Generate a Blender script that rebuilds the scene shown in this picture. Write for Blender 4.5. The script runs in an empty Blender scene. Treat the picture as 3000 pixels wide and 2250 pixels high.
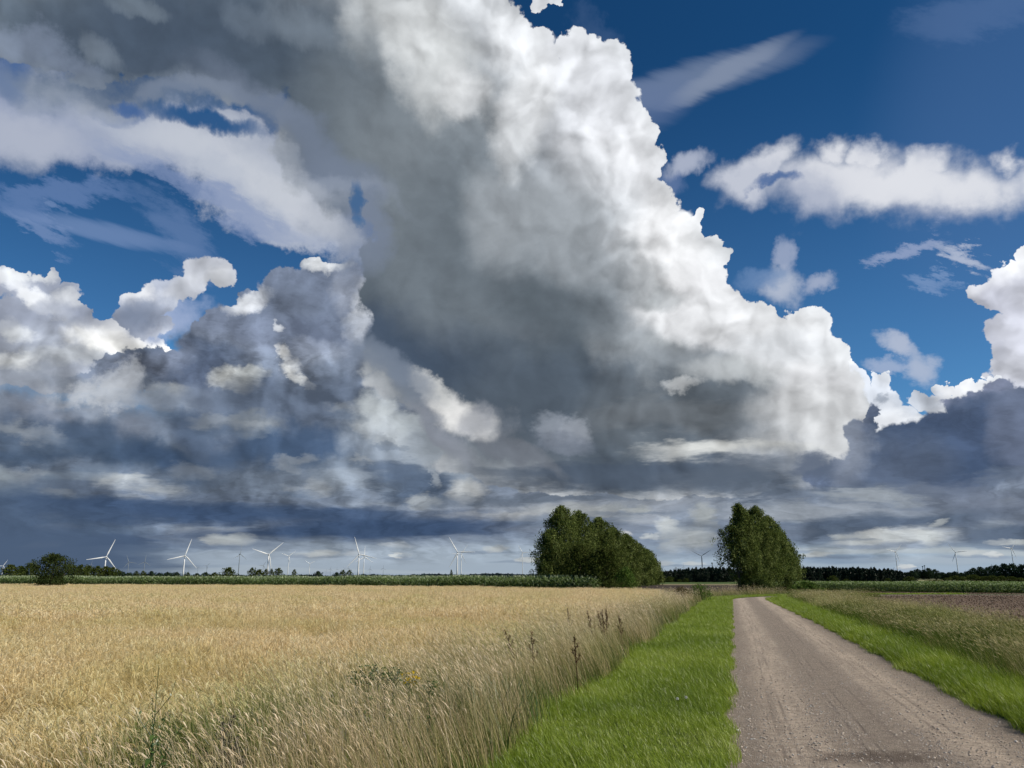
import bpy, bmesh, math, random
import numpy as np
from mathutils import Vector, Matrix, Euler

# ------------------------------------------------------------------ camera
scene = bpy.context.scene
COL = scene.collection
EYE = 1.6
PITCH = math.radians(14.23)
FPX = 2240.0                     # focal length in thousandths of the picture (3000 wide)
cam_data = bpy.data.cameras.new("camera")
cam_data.sensor_width = 36.0
cam_data.lens = FPX / 3000.0 * 36.0
cam_data.clip_start = 0.05
cam_data.clip_end = 60000.0
cam = bpy.data.objects.new("camera", cam_data)
COL.objects.link(cam)
cam.location = (0.0, 0.0, EYE)
cam.rotation_euler = (math.radians(90) + PITCH, 0.0, 0.0)
scene.camera = cam

scene.view_settings.view_transform = 'Standard'
scene.view_settings.look = 'None'
scene.view_settings.exposure = 0.0
scene.view_settings.gamma = 1.0
scene.cycles.use_adaptive_sampling = True
scene.cycles.adaptive_threshold = 0.02
scene.cycles.max_bounces = 4
scene.cycles.diffuse_bounces = 2
scene.cycles.glossy_bounces = 2
scene.cycles.transmission_bounces = 3

# ------------------------------------------------------------------ sun
SUN_AZ = math.radians(105.0)      # clockwise from +Y (straight ahead)
SUN_EL = math.radians(40.0)
sun_dir = Vector((math.sin(SUN_AZ) * math.cos(SUN_EL), math.cos(SUN_AZ) * math.cos(SUN_EL), math.sin(SUN_EL)))
sun_data = bpy.data.lights.new("sun", 'SUN')
sun_data.energy = 5.0
sun_data.angle = math.radians(0.5)
sun_data.color = (1.0, 0.92, 0.79)
sun = bpy.data.objects.new("sun", sun_data)
COL.objects.link(sun)
sun.rotation_euler = sun_dir.to_track_quat('Z', 'Y').to_euler()

# ------------------------------------------------------------------ sky with clouds (world)
def srgb(r, g, b):
    def f(c):
        c = c / 255.0
        return c / 12.92 if c <= 0.04045 else ((c + 0.055) / 1.055) ** 2.4
    return (f(r), f(g), f(b))

CP, SP = math.cos(PITCH), math.sin(PITCH)
def direction(x, y):
    """world direction seen at (x, y) of the 3000 x 2250 photograph"""
    a, b = (x - 1500.0) / FPX, (1125.0 - y) / FPX
    v = Vector((a, CP - b * SP, SP + b * CP))
    return v.normalized()
def chart(x, y):
    """the sky is charted by a stereographic (angle-true) projection about the northern horizon"""
    d = direction(x, y)
    return (2 * d.x / (1 + d.y), 2 * d.z / (1 + d.y))

world = bpy.data.worlds.new("World")
scene.world = world
world.use_nodes = True
wt = world.node_tree
wt.nodes.clear()
WN, WL = wt.nodes, wt.links

def node(kind, **kw):
    n = WN.new(kind)
    for k, v in kw.items():
        setattr(n, k, v)
    return n
def put(sock, v):
    if isinstance(v, bpy.types.NodeSocket):
        WL.new(v, sock)
    else:
        sock.default_value = v
def M(op, a, b=0.0, c=0.0, clamp=False):
    n = node('ShaderNodeMath', operation=op, use_clamp=clamp)
    put(n.inputs[0], a); put(n.inputs[1], b); put(n.inputs[2], c)
    return n.outputs[0]
def V(op, a, b=None, s=None):
    n = node('ShaderNodeVectorMath', operation=op)
    put(n.inputs[0], a)
    if b is not None: put(n.inputs[1], b)
    if s is not None: put(n.inputs[3], s)
    return n.outputs['Value'] if op in ('LENGTH', 'DOT_PRODUCT') else n.outputs['Vector']
def XYZ(x, y, z=0.0):
    n = node('ShaderNodeCombineXYZ')
    put(n.inputs[0], x); put(n.inputs[1], y); put(n.inputs[2], z)
    return n.outputs[0]
def SEP(v):
    n = node('ShaderNodeSeparateXYZ'); put(n.inputs[0], v)
    return n.outputs
def RANGE(v, a, b, c=0.0, d=1.0, mode='SMOOTHSTEP'):
    n = node('ShaderNodeMapRange', interpolation_type=mode, clamp=False)
    put(n.inputs[0], v); put(n.inputs[1], a); put(n.inputs[2], b); put(n.inputs[3], c); put(n.inputs[4], d)
    return n.outputs[0]
def MIX(fac, a, b, mode='MIX'):
    n = node('ShaderNodeMix', data_type='RGBA', blend_type=mode, clamp_factor=CLAMP)
    put(n.inputs[0], fac)
    put(n.inputs[6], a if isinstance(a, bpy.types.NodeSocket) else (*a, 1.0))
    put(n.inputs[7], b if isinstance(b, bpy.types.NodeSocket) else (*b, 1.0))
    return n.outputs[2]
CLAMP = False
def NOISE(vec, scale, detail, rough=0.5, dist=0.0, kind='FBM', colour=False):
    n = node('ShaderNodeTexNoise', noise_dimensions='2D', noise_type=kind)
    put(n.inputs['Vector'], vec)
    n.inputs['Scale'].default_value = scale
    n.inputs['Detail'].default_value = detail
    n.inputs['Roughness'].default_value = rough
    n.inputs['Distortion'].default_value = dist
    return n.outputs['Color'] if colour else n.outputs['Fac']
def VORO(vec, scale, detail=0.0, rough=0.5, smooth=1.0):
    n = node('ShaderNodeTexVoronoi', voronoi_dimensions='2D', feature='SMOOTH_F1' if smooth else 'F1')
    put(n.inputs['Vector'], vec)
    n.inputs['Scale'].default_value = scale
    n.inputs['Detail'].default_value = detail
    n.inputs['Roughness'].default_value = rough
    if smooth: n.inputs['Smoothness'].default_value = smooth
    return n.outputs['Distance']
def MAPPED(vec, loc=(0, 0, 0), rot=0.0, scale=(1, 1, 1), kind='TEXTURE'):
    n = node('ShaderNodeMapping', vector_type=kind)
    put(n.inputs[0], vec)
    n.inputs[1].default_value = loc; n.inputs[2].default_value = (0, 0, rot); n.inputs[3].default_value = scale
    return n.outputs[0]

tc = node('ShaderNodeTexCoord')
sky = node('ShaderNodeTexSky', sky_type='NISHITA', sun_disc=False)
sky.sun_elevation = SUN_EL
sky.sun_rotation = SUN_AZ
sky.altitude = 0.0
sky.air_density = 1.0
sky.dust_density = 0.35
sky.ozone_density = 3.0
sx, sy, sz = SEP(tc.outputs['Generated'])
den = M('DIVIDE', 2.0, M('MAXIMUM', M('ADD', sy, 1.0), 0.05))
P0 = XYZ(M('MULTIPLY', sx, den), M('MULTIPLY', sz, den), 1.0)

# far clouds are seen edge-on: turbulence flattens towards the horizon
px_, py_, _pz = SEP(P0)
flat = RANGE(py_, 0.0, 0.22, 0.16, 1.0)
low = M('MULTIPLY', M('LOGARITHM', M('MAXIMUM', M('ADD', py_, 0.07), 0.01), math.e), 0.42)
PQ = XYZ(px_, low, 1.0)
# turbulence that tears the outlines: each field shifts the chart by a little noise
def WARP(p, scale, detail, rough, ax, ay, turn=0.0, sx_=1.0, sy_=1.0, off=(0, 0, 0)):
    q = p
    if turn or sx_ != 1.0 or sy_ != 1.0:
        c, s_ = math.cos(turn), math.sin(turn)
        q = XYZ(V('DOT_PRODUCT', p, (c / sx_, s_ / sx_, off[0])), V('DOT_PRODUCT', p, (-s_ / sy_, c / sy_, off[1])), 0.0)
    else:
        q = V('ADD', p, off)
    c = V('SUBTRACT', NOISE(q, scale, detail, rough, colour=True), (0.5, 0.5, 0.5))
    c = V('MULTIPLY', c, XYZ(ax, M('MULTIPLY', flat, ay), 0.0))
    return V('ADD', P0, c)
PM = WARP(P0, 5.0, 7.0, 0.56, 0.17, 0.17)                                   # ordinary cloud turbulence
PF = WARP(P0, 14.0, 5.0, 0.6, 0.06, 0.06, off=(3, 1, 0))                    # finer
PS = WARP(PQ, 36.0, 4.0, 0.62, 0.028, 0.028, off=(13, 11, 0))               # finest
PH = WARP(PQ, 5.0, 7.0, 0.62, 0.20, 0.15, sx_=1.7, sy_=0.8, off=(7, 2, 0))   # flat layers low over the horizon
PW = WARP(P0, 6.0, 8.0, 0.68, 0.22, 0.2, turn=-0.35, sx_=2.0, sy_=0.8, off=(1, 8, 0))  # torn wisps
PC = WARP(P0, 5.0, 7.0, 0.62, 0.05, 0.05, turn=-0.32, sx_=4.0, sy_=0.45, off=(2, 4, 0))    # combed ice cloud
PWA = WARP(P0, 7.0, 7.0, 0.64, 0.17, 0.17, off=(11, 3, 0))
# billows: rounded bumps at several sizes, and the same field one step towards the light
LX, LY = 0.014, 0.011
PB = WARP(P0, 8.0, 4.0, 0.55, 0.08, 0.08, off=(5, 5, 0))
PB2 = V('ADD', PB, (LX, LY, 0.0))
b_a = VORO(PB, 10.0, 2.6, 0.52, 0.5)
b_b = VORO(PB2, 10.0, 2.6, 0.52, 0.5)
RELIEF = M('SUBTRACT', b_b, b_a)          # > 0 on the side that faces the sun
RELIEF2 = M('SUBTRACT', NOISE(PB, 16.0, 4.0, 0.55), NOISE(PB2, 16.0, 4.0, 0.55))
BUMP = M('SUBTRACT', b_a, 0.45)           # roughness of the outlines
SOFT = M('SUBTRACT', NOISE(V('ADD', PH, (0.011, 0.012, 0.0)), 9.0, 5.0, 0.62), NOISE(PH, 9.0, 5.0, 0.62))

# every chart waits for the turbulence above, so the shader is evaluated strictly back to front (keeps its memory small)
wait = M('MULTIPLY', M('ADD', M('ADD', BUMP, RELIEF), M('ADD', RELIEF2, SOFT)), 1e-7)
WAIT = XYZ(wait, wait, 0.0)
PM, PF, PS, PH, PW, PC, PWA, P0 = [V('ADD', p_, WAIT) for p_ in (PM, PF, PS, PH, PW, PC, PWA, P0)]
WARPS = {'m': PM, 'f': PF, 'h': PH, 'w': PW, 'v': PWA, 'n': P0, 's': PS, 'c': PC}
FIELDS = {'BUMP': BUMP, 'RELIEF': RELIEF, 'RELIEF2': RELIEF2, 'SOFT': SOFT}

def cloud_group(name, state):
    """runs the decorated function inside a node group of its own: state colour in, state colour out"""
    def run(fn):
        global WN, WL, WARPS, FIELDS
        keep = (WN, WL, WARPS, FIELDS)
        g = bpy.data.node_groups.new(name, 'ShaderNodeTree')
        g.interface.new_socket('State', in_out='INPUT', socket_type='NodeSocketColor')
        for k in WARPS: g.interface.new_socket('chart_' + k, in_out='INPUT', socket_type='NodeSocketVector')
        for k in FIELDS: g.interface.new_socket(k, in_out='INPUT', socket_type='NodeSocketFloat')
        g.interface.new_socket('State', in_out='OUTPUT', socket_type='NodeSocketColor')
        WN, WL = g.nodes, g.links
        gi = node('NodeGroupInput')
        WARPS = {k: gi.outputs['chart_' + k] for k in WARPS}
        FIELDS = {k: gi.outputs[k] for k in FIELDS}
        out = fn(gi.outputs['State'])
        go = node('NodeGroupOutput')
        WL.new(out, go.inputs[0])
        WN, WL, WARPS, FIELDS = keep
        gn = node('ShaderNodeGroup', node_tree=g)
        WL.new(state, gn.inputs['State'])
        for k in WARPS: WL.new(WARPS[k], gn.inputs['chart_' + k])
        for k in FIELDS: WL.new(FIELDS[k], gn.inputs[k])
        return gn.outputs[0]
    return run

def place(x, y, rx, ry, ang):
    """chart position, size and turn of an ellipse given as it stands in the photograph"""
    u0, v0 = chart(x, y)
    u1, v1 = chart(x + 1, y); u2, v2 = chart(x, y + 1)
    k = math.sqrt(abs((u1 - u0) * (v2 - v0) - (u2 - u0) * (v1 - v0)))
    turn = math.atan2(v1 - v0, u1 - u0)
    return u0, v0, turn - math.radians(ang), rx * k, ry * k
def dist2(blob, warp='m'):
    """squared distance from an ellipse's middle, 1 on its outline"""
    x, y, rx, ry = blob[:4]
    u, v, t, a, b = place(x, y, rx, ry, blob[4] if len(blob) > 4 else 0.0)
    c, s_ = math.cos(t), math.sin(t)
    p = V('DOT_PRODUCT', WARPS[warp], (c / a, s_ / a, -(c * u + s_ * v) / a))
    q = V('DOT_PRODUCT', WARPS[warp], (-s_ / b, c / b, -(-s_ * u + c * v) / b))
    return M('MULTIPLY_ADD', q, q, M('MULTIPLY', p, p))
def dist(blob, warp='m'):
    return M('SQRT', dist2(blob, warp))
def strokes(state, items):
    """soft patches of cloud tone: (x, y, rx, ry, turn, rgb, opacity[, softness[, warp]])"""
    for it in items:
        x, y, rx, ry, ang, c, op = it[:7]
        sf = it[7] if len(it) > 7 else 0.8
        w = it[8] if len(it) > 8 else 'm'
        if w == 'f' and min(rx, ry) <= 40: w = 's'
        d = dist2((x, y, rx, ry, ang), w)
        state = MIX(RANGE(d, (1 + sf) ** 2 if sf < .5 else (1 + sf) ** 1.6, max(1 - sf, 0.0) ** 2, 0.0, op), state, srgb(*c))
    return state
def union(blobs, warp, k=0.12):
    d = None
    for b in blobs:
        q = dist(b, warp)
        d = q if d is None else M('SMOOTH_MIN', d, q, k)
    return d
def body(state, inner, blobs, edge=0.05, rough=0.35, warp='f', opacity=1.0, k=0.12):
    d = union(blobs, warp, k)
    d = M('MULTIPLY_ADD', FIELDS['BUMP'], rough, d)
    return MIX(RANGE(d, 1 + edge, 1 - edge, 0.0, opacity), state, inner), d
def lit(colour, r1, r2=0.0, soft=0.0, calm=None):
    """sun on the billows; calm = an ellipse inside which the relief fades"""
    g = M('MULTIPLY', FIELDS['RELIEF'], r1)
    if r2: g = M('MULTIPLY_ADD', FIELDS['RELIEF2'], r2, g)
    if calm: g = M('MULTIPLY', g, RANGE(dist2(calm, 'm'), 0.3, 1.6, 0.3, 1.0))
    if soft: g = M('MULTIPLY_ADD', FIELDS['SOFT'], soft, g)
    g = M('MINIMUM', M('MAXIMUM', M('ADD', g, 1.0), 0.5), 1.3)
    n = node('ShaderNodeCombineColor')
    for i in range(3): put(n.inputs[i], g)
    return MIX(1.0, colour, n.outputs[0], 'MULTIPLY')
SKY_STRENGTH = 0.10
tint = MIX(RANGE(py_, 0.10, 0.72), tuple(SKY_STRENGTH * k for k in (0.40, 0.74, 0.98)), tuple(SKY_STRENGTH * k for k in (0.10, 0.36, 0.56)))
blue = MIX(1.0, sky.outputs[0], tint, 'MULTIPLY')
S = blue

# --- high wisps
@cloud_group('high wisps', S)
def S(S):
    S = strokes(S, [
        (1990, 240, 290, 42, -14, (118, 134, 162), .75, .8, 'c'),
        (2130, 205, 150, 24, -28, (138, 150, 172), .6, .9, 'c'),
        (1880, 300, 120, 60, -20, (98, 118, 156), .6, .9, 'c'),
        (1740, 90, 90, 60, 30, (70, 96, 136), .45, .8, 'v'),
        (2900, 60, 160, 70, -20, (92, 118, 160), .45, 1.0, 'w'),
        (3000, 300, 300, 500, 0, (80, 112, 160), .35, 1.0, 'n'),
        (120, 590, 230, 34, 10, (108, 134, 180), .6, .9, 'w'),
        (290, 690, 190, 24, 10, (122, 146, 188), .6, .9, 'c'),
        (30, 640, 90, 25, 30, (125, 148, 190), .6, .9, 'w'),
        (1010, 720, 90, 40, 20, (105, 130, 175), .5, .9, 'w'),
        (540, 720, 90, 60, 40, (110, 135, 178), .5, .9, 'w'),
    ])
    return S


# --- torn white band at the left
@cloud_group('torn white band at the left', S)
def S(S):
    S = strokes(S, [
        (120, 380, 330, 130, 6, (156, 166, 190), .95, .45, 'v'),
        (420, 420, 260, 110, 14, (158, 168, 190), .95, .5, 'v'),
        (700, 520, 330, 95, 25, (168, 177, 196), .96, .5, 'v'),
        (900, 630, 230, 70, 28, (172, 181, 199), .94, .5, 'v'),
        (640, 585, 240, 40, 26, (130, 148, 185), .7, .8, 'w'),
        (150, 420, 130, 60, 5, (184, 190, 204), .6, .9, 'm'),
        (620, 440, 150, 55, 15, (192, 197, 209), .75, .9, 'm'),
        (800, 540, 180, 40, 28, (194, 199, 210), .8, .9, 'm'),
        (610, 352, 150, 34, 14, (24, 80, 132), .97, .35, 'm'),
        (400, 330, 70, 26, 10, (60, 98, 155), .8, .6, 'm'),
        (20, 210, 70, 90, 10, (58, 95, 150), .9, .6, 'm'),
        (1050, 600, 28, 90, -8, (45, 95, 155), .9, .6, 'm'),
    ])
    return S


# --- ragged cloud at the right
@cloud_group('ragged cloud at the right', S)
def S(S):
    R = srgb(196, 201, 214)
    Rc = strokes(R, [
        (2450, 500, 250, 60, 8, (226, 228, 234), .8, .8, 'm'),
        (2750, 520, 260, 60, 4, (228, 230, 236), .8, .8, 'm'),
        (2600, 630, 400, 34, 0, (170, 178, 198), .7, .9, 'm'),
        (2960, 470, 70, 60, 0, (230, 232, 238), .8, .8, 'm'),
    ])
    S, _ = body(S, Rc, [(2420, 520, 230, 95, -4), (2180, 545, 95, 70, -35), (2620, 560, 280, 95, 3), (2860, 550, 260, 100, 2),
                        (2450, 440, 70, 60), (2540, 450, 60, 50), (2700, 480, 80, 50, -10), (2960, 470, 60, 60), (2260, 480, 90, 60, -35), (3080, 540, 160, 100)],
                edge=.48, rough=.75, warp='f', opacity=.96)
    S = strokes(S, [
        (2235, 570, 56, 18, 10, (30, 86, 148), .8, .6, 'm'),
        (2290, 830, 51, 51, 0, (190, 198, 214), .8, 1.0, 'f'),
        (2300, 745, 20, 41, 0, (160, 172, 198), .8, 1.0, 'f'),
        (2230, 820, 56, 23, -10, (110, 140, 182), .7, 1.0, 'f'),
        (2400, 825, 39, 23, -15, (170, 180, 203), .8, 1.0, 'f'),
        (2635, 745, 65, 23, -22, (150, 165, 198), .8, 1.0, 'w'),
        (2800, 780, 84, 23, 25, (185, 194, 214), .8, 1.0, 'w'),
        (2760, 860, 46, 18, 25, (120, 148, 190), .8, 1.0, 'w'),
        (2630, 1010, 51, 22, 32, (188, 196, 214), .8, 1.0, 'f'),
        (2600, 1070, 46, 18, 5, (165, 180, 208), .8, 1.0, 'f'),
        (2700, 1085, 37, 35, -30, (182, 192, 212), .8, 1.0, 'f'),
        (2010, 480, 51, 26, -25, (185, 192, 210), .8, 1.0, 'f'),
        (1960, 540, 37, 27, 0, (110, 130, 170), .6, 1.0, 'f'),
    ])
    return S


# --- cumulus at the right edge
@cloud_group('cumulus at the right edge', S)
def S(S):
    c = strokes(srgb(205, 208, 220), [
        (2960, 740, 60, 70, 0, (240, 242, 246), .9, .8, 'm'),
        (2900, 850, 70, 60, 0, (226, 228, 235), .7, .9, 'm'),
        (2980, 920, 60, 60, 0, (190, 193, 207), .7, .9, 'm'),
        (2900, 1020, 60, 80, 0, (184, 188, 203), .7, .9, 'm'),
        (2940, 1120, 80, 60, 0, (200, 203, 212), .6, .9, 'm'),
    ])
    S, _ = body(S, lit(c, .9, .6), [(2990, 745, 45, 50), (2950, 800, 55, 45), (2900, 870, 75, 55), (2990, 850, 90, 90), (2980, 960, 90, 90), (2960, 1060, 60, 100), (3050, 900, 120, 240), (2990, 1120, 100, 100)],
                edge=.05, rough=.35)
    return S


# --- small white cumulus between
@cloud_group('small white cumulus between', S)
def S(S):
    c = strokes(srgb(232, 236, 242), [
        (2560, 1140, 60, 50, 0, (205, 213, 226), .7, .9, 'f'),
        (2680, 1170, 50, 40, 0, (170, 180, 195), .6, .9, 'f'),
        (2720, 1160, 60, 30, 20, (190, 198, 212), .6, .9, 'f'),
        (2820, 1150, 60, 40, 0, (242, 244, 248), .6, .9, 'f'),
        (2590, 1170, 14, 14, 0, (150, 160, 175), .8, .9, 'f'),
    ])
    S, _ = body(S, lit(c, .9, .5), [(2500, 1110, 60, 40, 20), (2590, 1110, 38, 34), (2560, 1160, 80, 60), (2700, 1160, 60, 36), (2690, 1140, 26, 20), (2790, 1120, 28, 24), (2850, 1130, 34, 22), (2905, 1120, 24, 16), (2800, 1190, 110, 60), (2620, 1230, 90, 70)],
                edge=.05, rough=.3)
    return S


# --- cumulus at the left edge
@cloud_group('cumulus at the left edge', S)
def S(S):
    c = strokes(srgb(160, 168, 186), [
        (70, 800, 90, 30, 0, (232, 236, 240), .9, .7, 'f'),
        (110, 880, 90, 26, 35, (236, 239, 243), .9, .6, 'f'),
        (200, 880, 40, 30, 0, (228, 232, 238), .8, .8, 'f'),
        (30, 965, 50, 30, 20, (220, 225, 232), .8, .8, 'f'),
        (300, 990, 90, 55, 0, (236, 238, 242), .95, .6, 'f'),
        (390, 1015, 120, 30, 10, (244, 245, 247), .9, .6, 'f'),
        (490, 1040, 60, 16, 16, (248, 248, 250), .9, .6, 'f'),
        (190, 800, 60, 50, 0, (178, 186, 204), .8, .9, 'm'),
        (130, 940, 120, 40, 0, (150, 158, 176), .8, .9, 'm'),
        (40, 1060, 60, 26, 0, (218, 222, 228), .8, .8, 'f'),
        (200, 1040, 90, 24, 0, (190, 196, 206), .7, .9, 'f'),
    ])
    S, _ = body(S, lit(c, .8, .6), [(30, 830, 60, 50), (120, 840, 60, 60), (150, 810, 40, 35), (190, 870, 70, 60), (240, 910, 40, 50), (80, 960, 200, 110), (270, 990, 60, 55), (330, 1010, 80, 60), (420, 1030, 80, 40), (500, 1060, 60, 30, 15), (160, 1080, 380, 80)],
                edge=.05, rough=.32)
    S = strokes(S, [(520, 940, 90, 70, 20, (165, 180, 212), .85, .6, 'm')])
    c = strokes(srgb(175, 182, 198), [
        (600, 790, 70, 60, 0, (205, 209, 218), .8, .8, 'f'),
        (650, 830, 40, 40, 0, (222, 225, 230), .7, .9, 'f'),
        (540, 850, 70, 30, -20, (200, 204, 212), .7, .9, 'f'),
        (400, 855, 40, 30, 0, (226, 228, 232), .8, .8, 'f'),
        (430, 920, 70, 50, 0, (135, 145, 165), .9, .8, 'f'),
        (400, 960, 50, 50, 0, (125, 137, 160), .8, .9, 'f'),
    ])
    S, _ = body(S, lit(c, .8, .5), [(600, 800, 75, 62), (655, 810, 42, 50), (560, 850, 90, 50, -10), (470, 870, 80, 55), (400, 880, 50, 50), (395, 940, 48, 60), (450, 960, 60, 60)],
                edge=.07, rough=.34)
    return S


# --- far cloud layers under everything, down to the horizon
@cloud_group('far cloud layers under everything, down to the horizon', S)
def S(S):
    base = strokes(srgb(128, 140, 160), [
        (300, 1120, 700, 90, 0, (122, 134, 154), .9, 1.0, 'h'),
        (300, 1350, 900, 130, 0, (98, 112, 134), .9, 1.0, 'm'),
        (1300, 1300, 400, 200, 0, (112, 124, 142), .8, 1.0, 'h'),
        (2500, 1500, 900, 140, 0, (122, 134, 152), .8, 1.0, 'h'),
        (1500, 1500, 900, 60, 0, (130, 140, 156), .7, 1.0, 'h'),
        (1200, 1660, 900, 60, 0, (146, 162, 180), .9, .8, 'h'),
        (2500, 1670, 900, 70, 0, (136, 160, 188), .9, .8, 'h'),
        (100, 1600, 420, 160, 0, (80, 98, 122), .95, .7, 'h'),
    ])
    base = lit(base, .25, .3, 1.1)
    S, _ = body(S, base, [(200, 1900, 1400, 850, 0), (1500, 1900, 900, 840), (2500, 1900, 900, 630), (-400, 1500, 700, 420), (3300, 1640, 600, 380), (2950, 1500, 300, 160)], edge=.05, rough=.08, warp='f')
    return S


# --- grey-blue cloud left of the great one
@cloud_group('grey-blue cloud left of the great one', S)
def S(S):
    c = strokes(srgb(118, 130, 152), [
        (950, 770, 60, 26, 0, (232, 236, 240), .95, .6, 'f'),
        (740, 885, 60, 28, -30, (226, 230, 236), .9, .6, 'f'),
        (680, 910, 26, 20, 0, (215, 220, 228), .8, .7, 'f'),
        (860, 850, 90, 60, 0, (98, 108, 126), .9, .9, 'm'),
        (940, 980, 60, 60, 0, (92, 102, 122), .8, .9, 'm'),
        (1066, 905, 26, 62, 10, (208, 213, 220), .85, .95, 's'),
    (1040, 960, 30, 34, 0, (170, 178, 192), .7, 1.0, 's'),
        (1020, 850, 40, 50, 0, (160, 168, 184), .7, .9, 'f'),
        (700, 1010, 140, 70, 0, (136, 148, 172), .8, 1.0, 'm'),
        (560, 1075, 160, 45, 5, (84, 98, 124), .95, .8, 'm'),
        (640, 1130, 180, 40, 8, (80, 92, 116), .9, .8, 'm'),
        (420, 1080, 130, 36, -5, (112, 122, 144), .9, .8, 'm'),
        (690, 1112, 60, 30, 5, (200, 204, 207), .9, .8, 's'),
        (740, 1096, 40, 18, -10, (186, 192, 198), .8, .9, 's'),
        (832, 1035, 15, 26, -20, (240, 242, 245), .95, .7, 's'),
        (850, 1072, 22, 22, -28, (236, 239, 243), .9, .8, 's'),
        (872, 1105, 34, 13, 42, (226, 230, 236), .9, .8, 's'),
        (905, 1125, 20, 9, 30, (190, 197, 210), .8, .9, 's'),
        (815, 958, 18, 14, 0, (225, 230, 238), .9, .6, 'f'),
        (960, 1060, 60, 40, 0, (150, 160, 180), .7, .9, 'm'),
    ])
    S, _ = body(S, lit(c, .7, .7, 1.6), [(950, 790, 70, 40), (860, 850, 110, 75), (740, 890, 60, 36), (680, 915, 30, 26), (620, 960, 80, 48), (570, 1000, 40, 40), (760, 1000, 260, 120), (560, 1060, 200, 44), (1050, 930, 200, 200), (900, 1180, 420, 140), (360, 1100, 240, 50), (1090, 1090, 130, 110), (640, 1090, 200, 60)],
                edge=.06, rough=.3)
    return S


# --- the lower left: broken light and dark layers
@cloud_group('the lower left: broken light and dark layers', S)
def S(S):
    S = strokes(S, [
        (130, 1140, 160, 36, 5, (140, 148, 164), .8, .9, 'm'),
        (370, 1120, 60, 50, 20, (186, 192, 204), .8, .8, 'v'),
        (330, 1170, 150, 36, 10, (176, 182, 194), .9, .8, 'v'),
        (500, 1165, 70, 36, 10, (168, 174, 182), .9, .7, 'f'),
        (150, 1230, 200, 40, 8, (122, 130, 148), .8, .9, 'm'),
        (560, 1250, 200, 60, 15, (118, 132, 156), .8, .9, 'm'),
        (600, 1170, 60, 30, 20, (100, 112, 134), .8, .9, 'f'),
        (300, 1300, 260, 44, 10, (66, 85, 112), .9, .9, 'f'),
        (70, 1330, 150, 30, -4, (70, 88, 114), .9, .9, 'f'),
        (430, 1345, 130, 34, 12, (64, 84, 114), .9, .8, 'm'),
        (560, 1290, 90, 36, 10, (82, 98, 124), .9, .8, 'm'),
        (860, 1240, 160, 80, 0, (92, 106, 130), .8, .9, 'm'),
        (900, 1330, 280, 42, 0, (66, 86, 116), .95, .8, 'm'),
        (750, 1240, 60, 30, 0, (130, 138, 148), .7, .9, 'f'),
        (845, 1371, 36, 12, 8, (150, 158, 170), .9, .7, 'f'),
        (380, 1405, 120, 20, 6, (168, 175, 184), .95, .8, 'h'),
        (20, 1415, 80, 50, 0, (150, 164, 178), .9, .7, 'm'),
        (170, 1400, 90, 36, 0, (105, 120, 142), .8, .8, 'm'),
        (560, 1440, 380, 26, 0, (98, 112, 136), .8, .9, 'h'),
        (930, 1430, 40, 22, 0, (152, 160, 172), .85, .7, 'f'),
        (1010, 1400, 70, 24, 0, (135, 146, 162), .8, .8, 'f'),
        (1150, 1320, 110, 60, 20, (150, 162, 180), .9, .8, 'm'),
        (1105, 1200, 50, 40, 0, (198, 206, 214), .85, .95, 'f'),
    (1130, 1260, 70, 34, 20, (188, 196, 206), .8, .95, 'f'),
        (1215, 1240, 50, 26, 0, (190, 199, 208), .75, .95, 's'),
        (1320, 1340, 100, 60, 20, (158, 168, 182), .9, .8, 'm'),
        (1270, 1420, 110, 40, 0, (128, 142, 162), .8, .8, 'm'),
        (1180, 1430, 90, 26, 0, (76, 94, 122), .8, .8, 'h'),
        (1370, 1440, 50, 28, 0, (182, 186, 190), .9, .7, 'f'),
        (1240, 1470, 40, 18, 0, (165, 172, 180), .8, .7, 'f'),
        (1270, 1400, 12, 24, -15, (160, 170, 184), .8, .7, 'f'),
    ])
    return S


# --- small lit heads and dark bellies scattered through the lower layers
@cloud_group('small heads', S)
def S(S):
    q = random.Random(12)
    items = []
    for i in range(26):
        x = q.uniform(-20, 1450); y = q.uniform(1180, 1480) if i % 3 else q.uniform(1480, 1600)
        k = (y - 1100) / 600
        rx = q.uniform(26, 70) * (1.15 - .5 * k); ry = rx * q.uniform(.3, .5) * (1 - .5 * k)
        g = q.uniform(138, 172) - 14 * k
        items.append((x, y, rx, ry, q.uniform(-8, 14), (g - 6, g + 2, g + 14), q.uniform(.35, .6), .95, 's'))
        items.append((x + rx * .2, y + ry * 1.5, rx * 1.3, ry * .9, q.uniform(-5, 8), (g - 62, g - 46, g - 22), q.uniform(.35, .6), 1.0, 's'))
    for i in range(16):
        x = q.uniform(1500, 3020); y = q.uniform(1470, 1650)
        k = (y - 1400) / 300
        rx = q.uniform(26, 60) * (1.1 - .5 * k); ry = rx * q.uniform(.25, .4)
        g = q.uniform(165, 190)
        items.append((x, y, rx, ry, q.uniform(-8, 8), (g - 8, g, g + 6), q.uniform(.35, .65), .95, 's'))
        items.append((x + rx * .2, y + ry * 1.6, rx * 1.4, ry * .8, 0, (g - 66, g - 52, g - 34), q.uniform(.3, .5), 1.0, 's'))
    return strokes(S, items)

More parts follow.
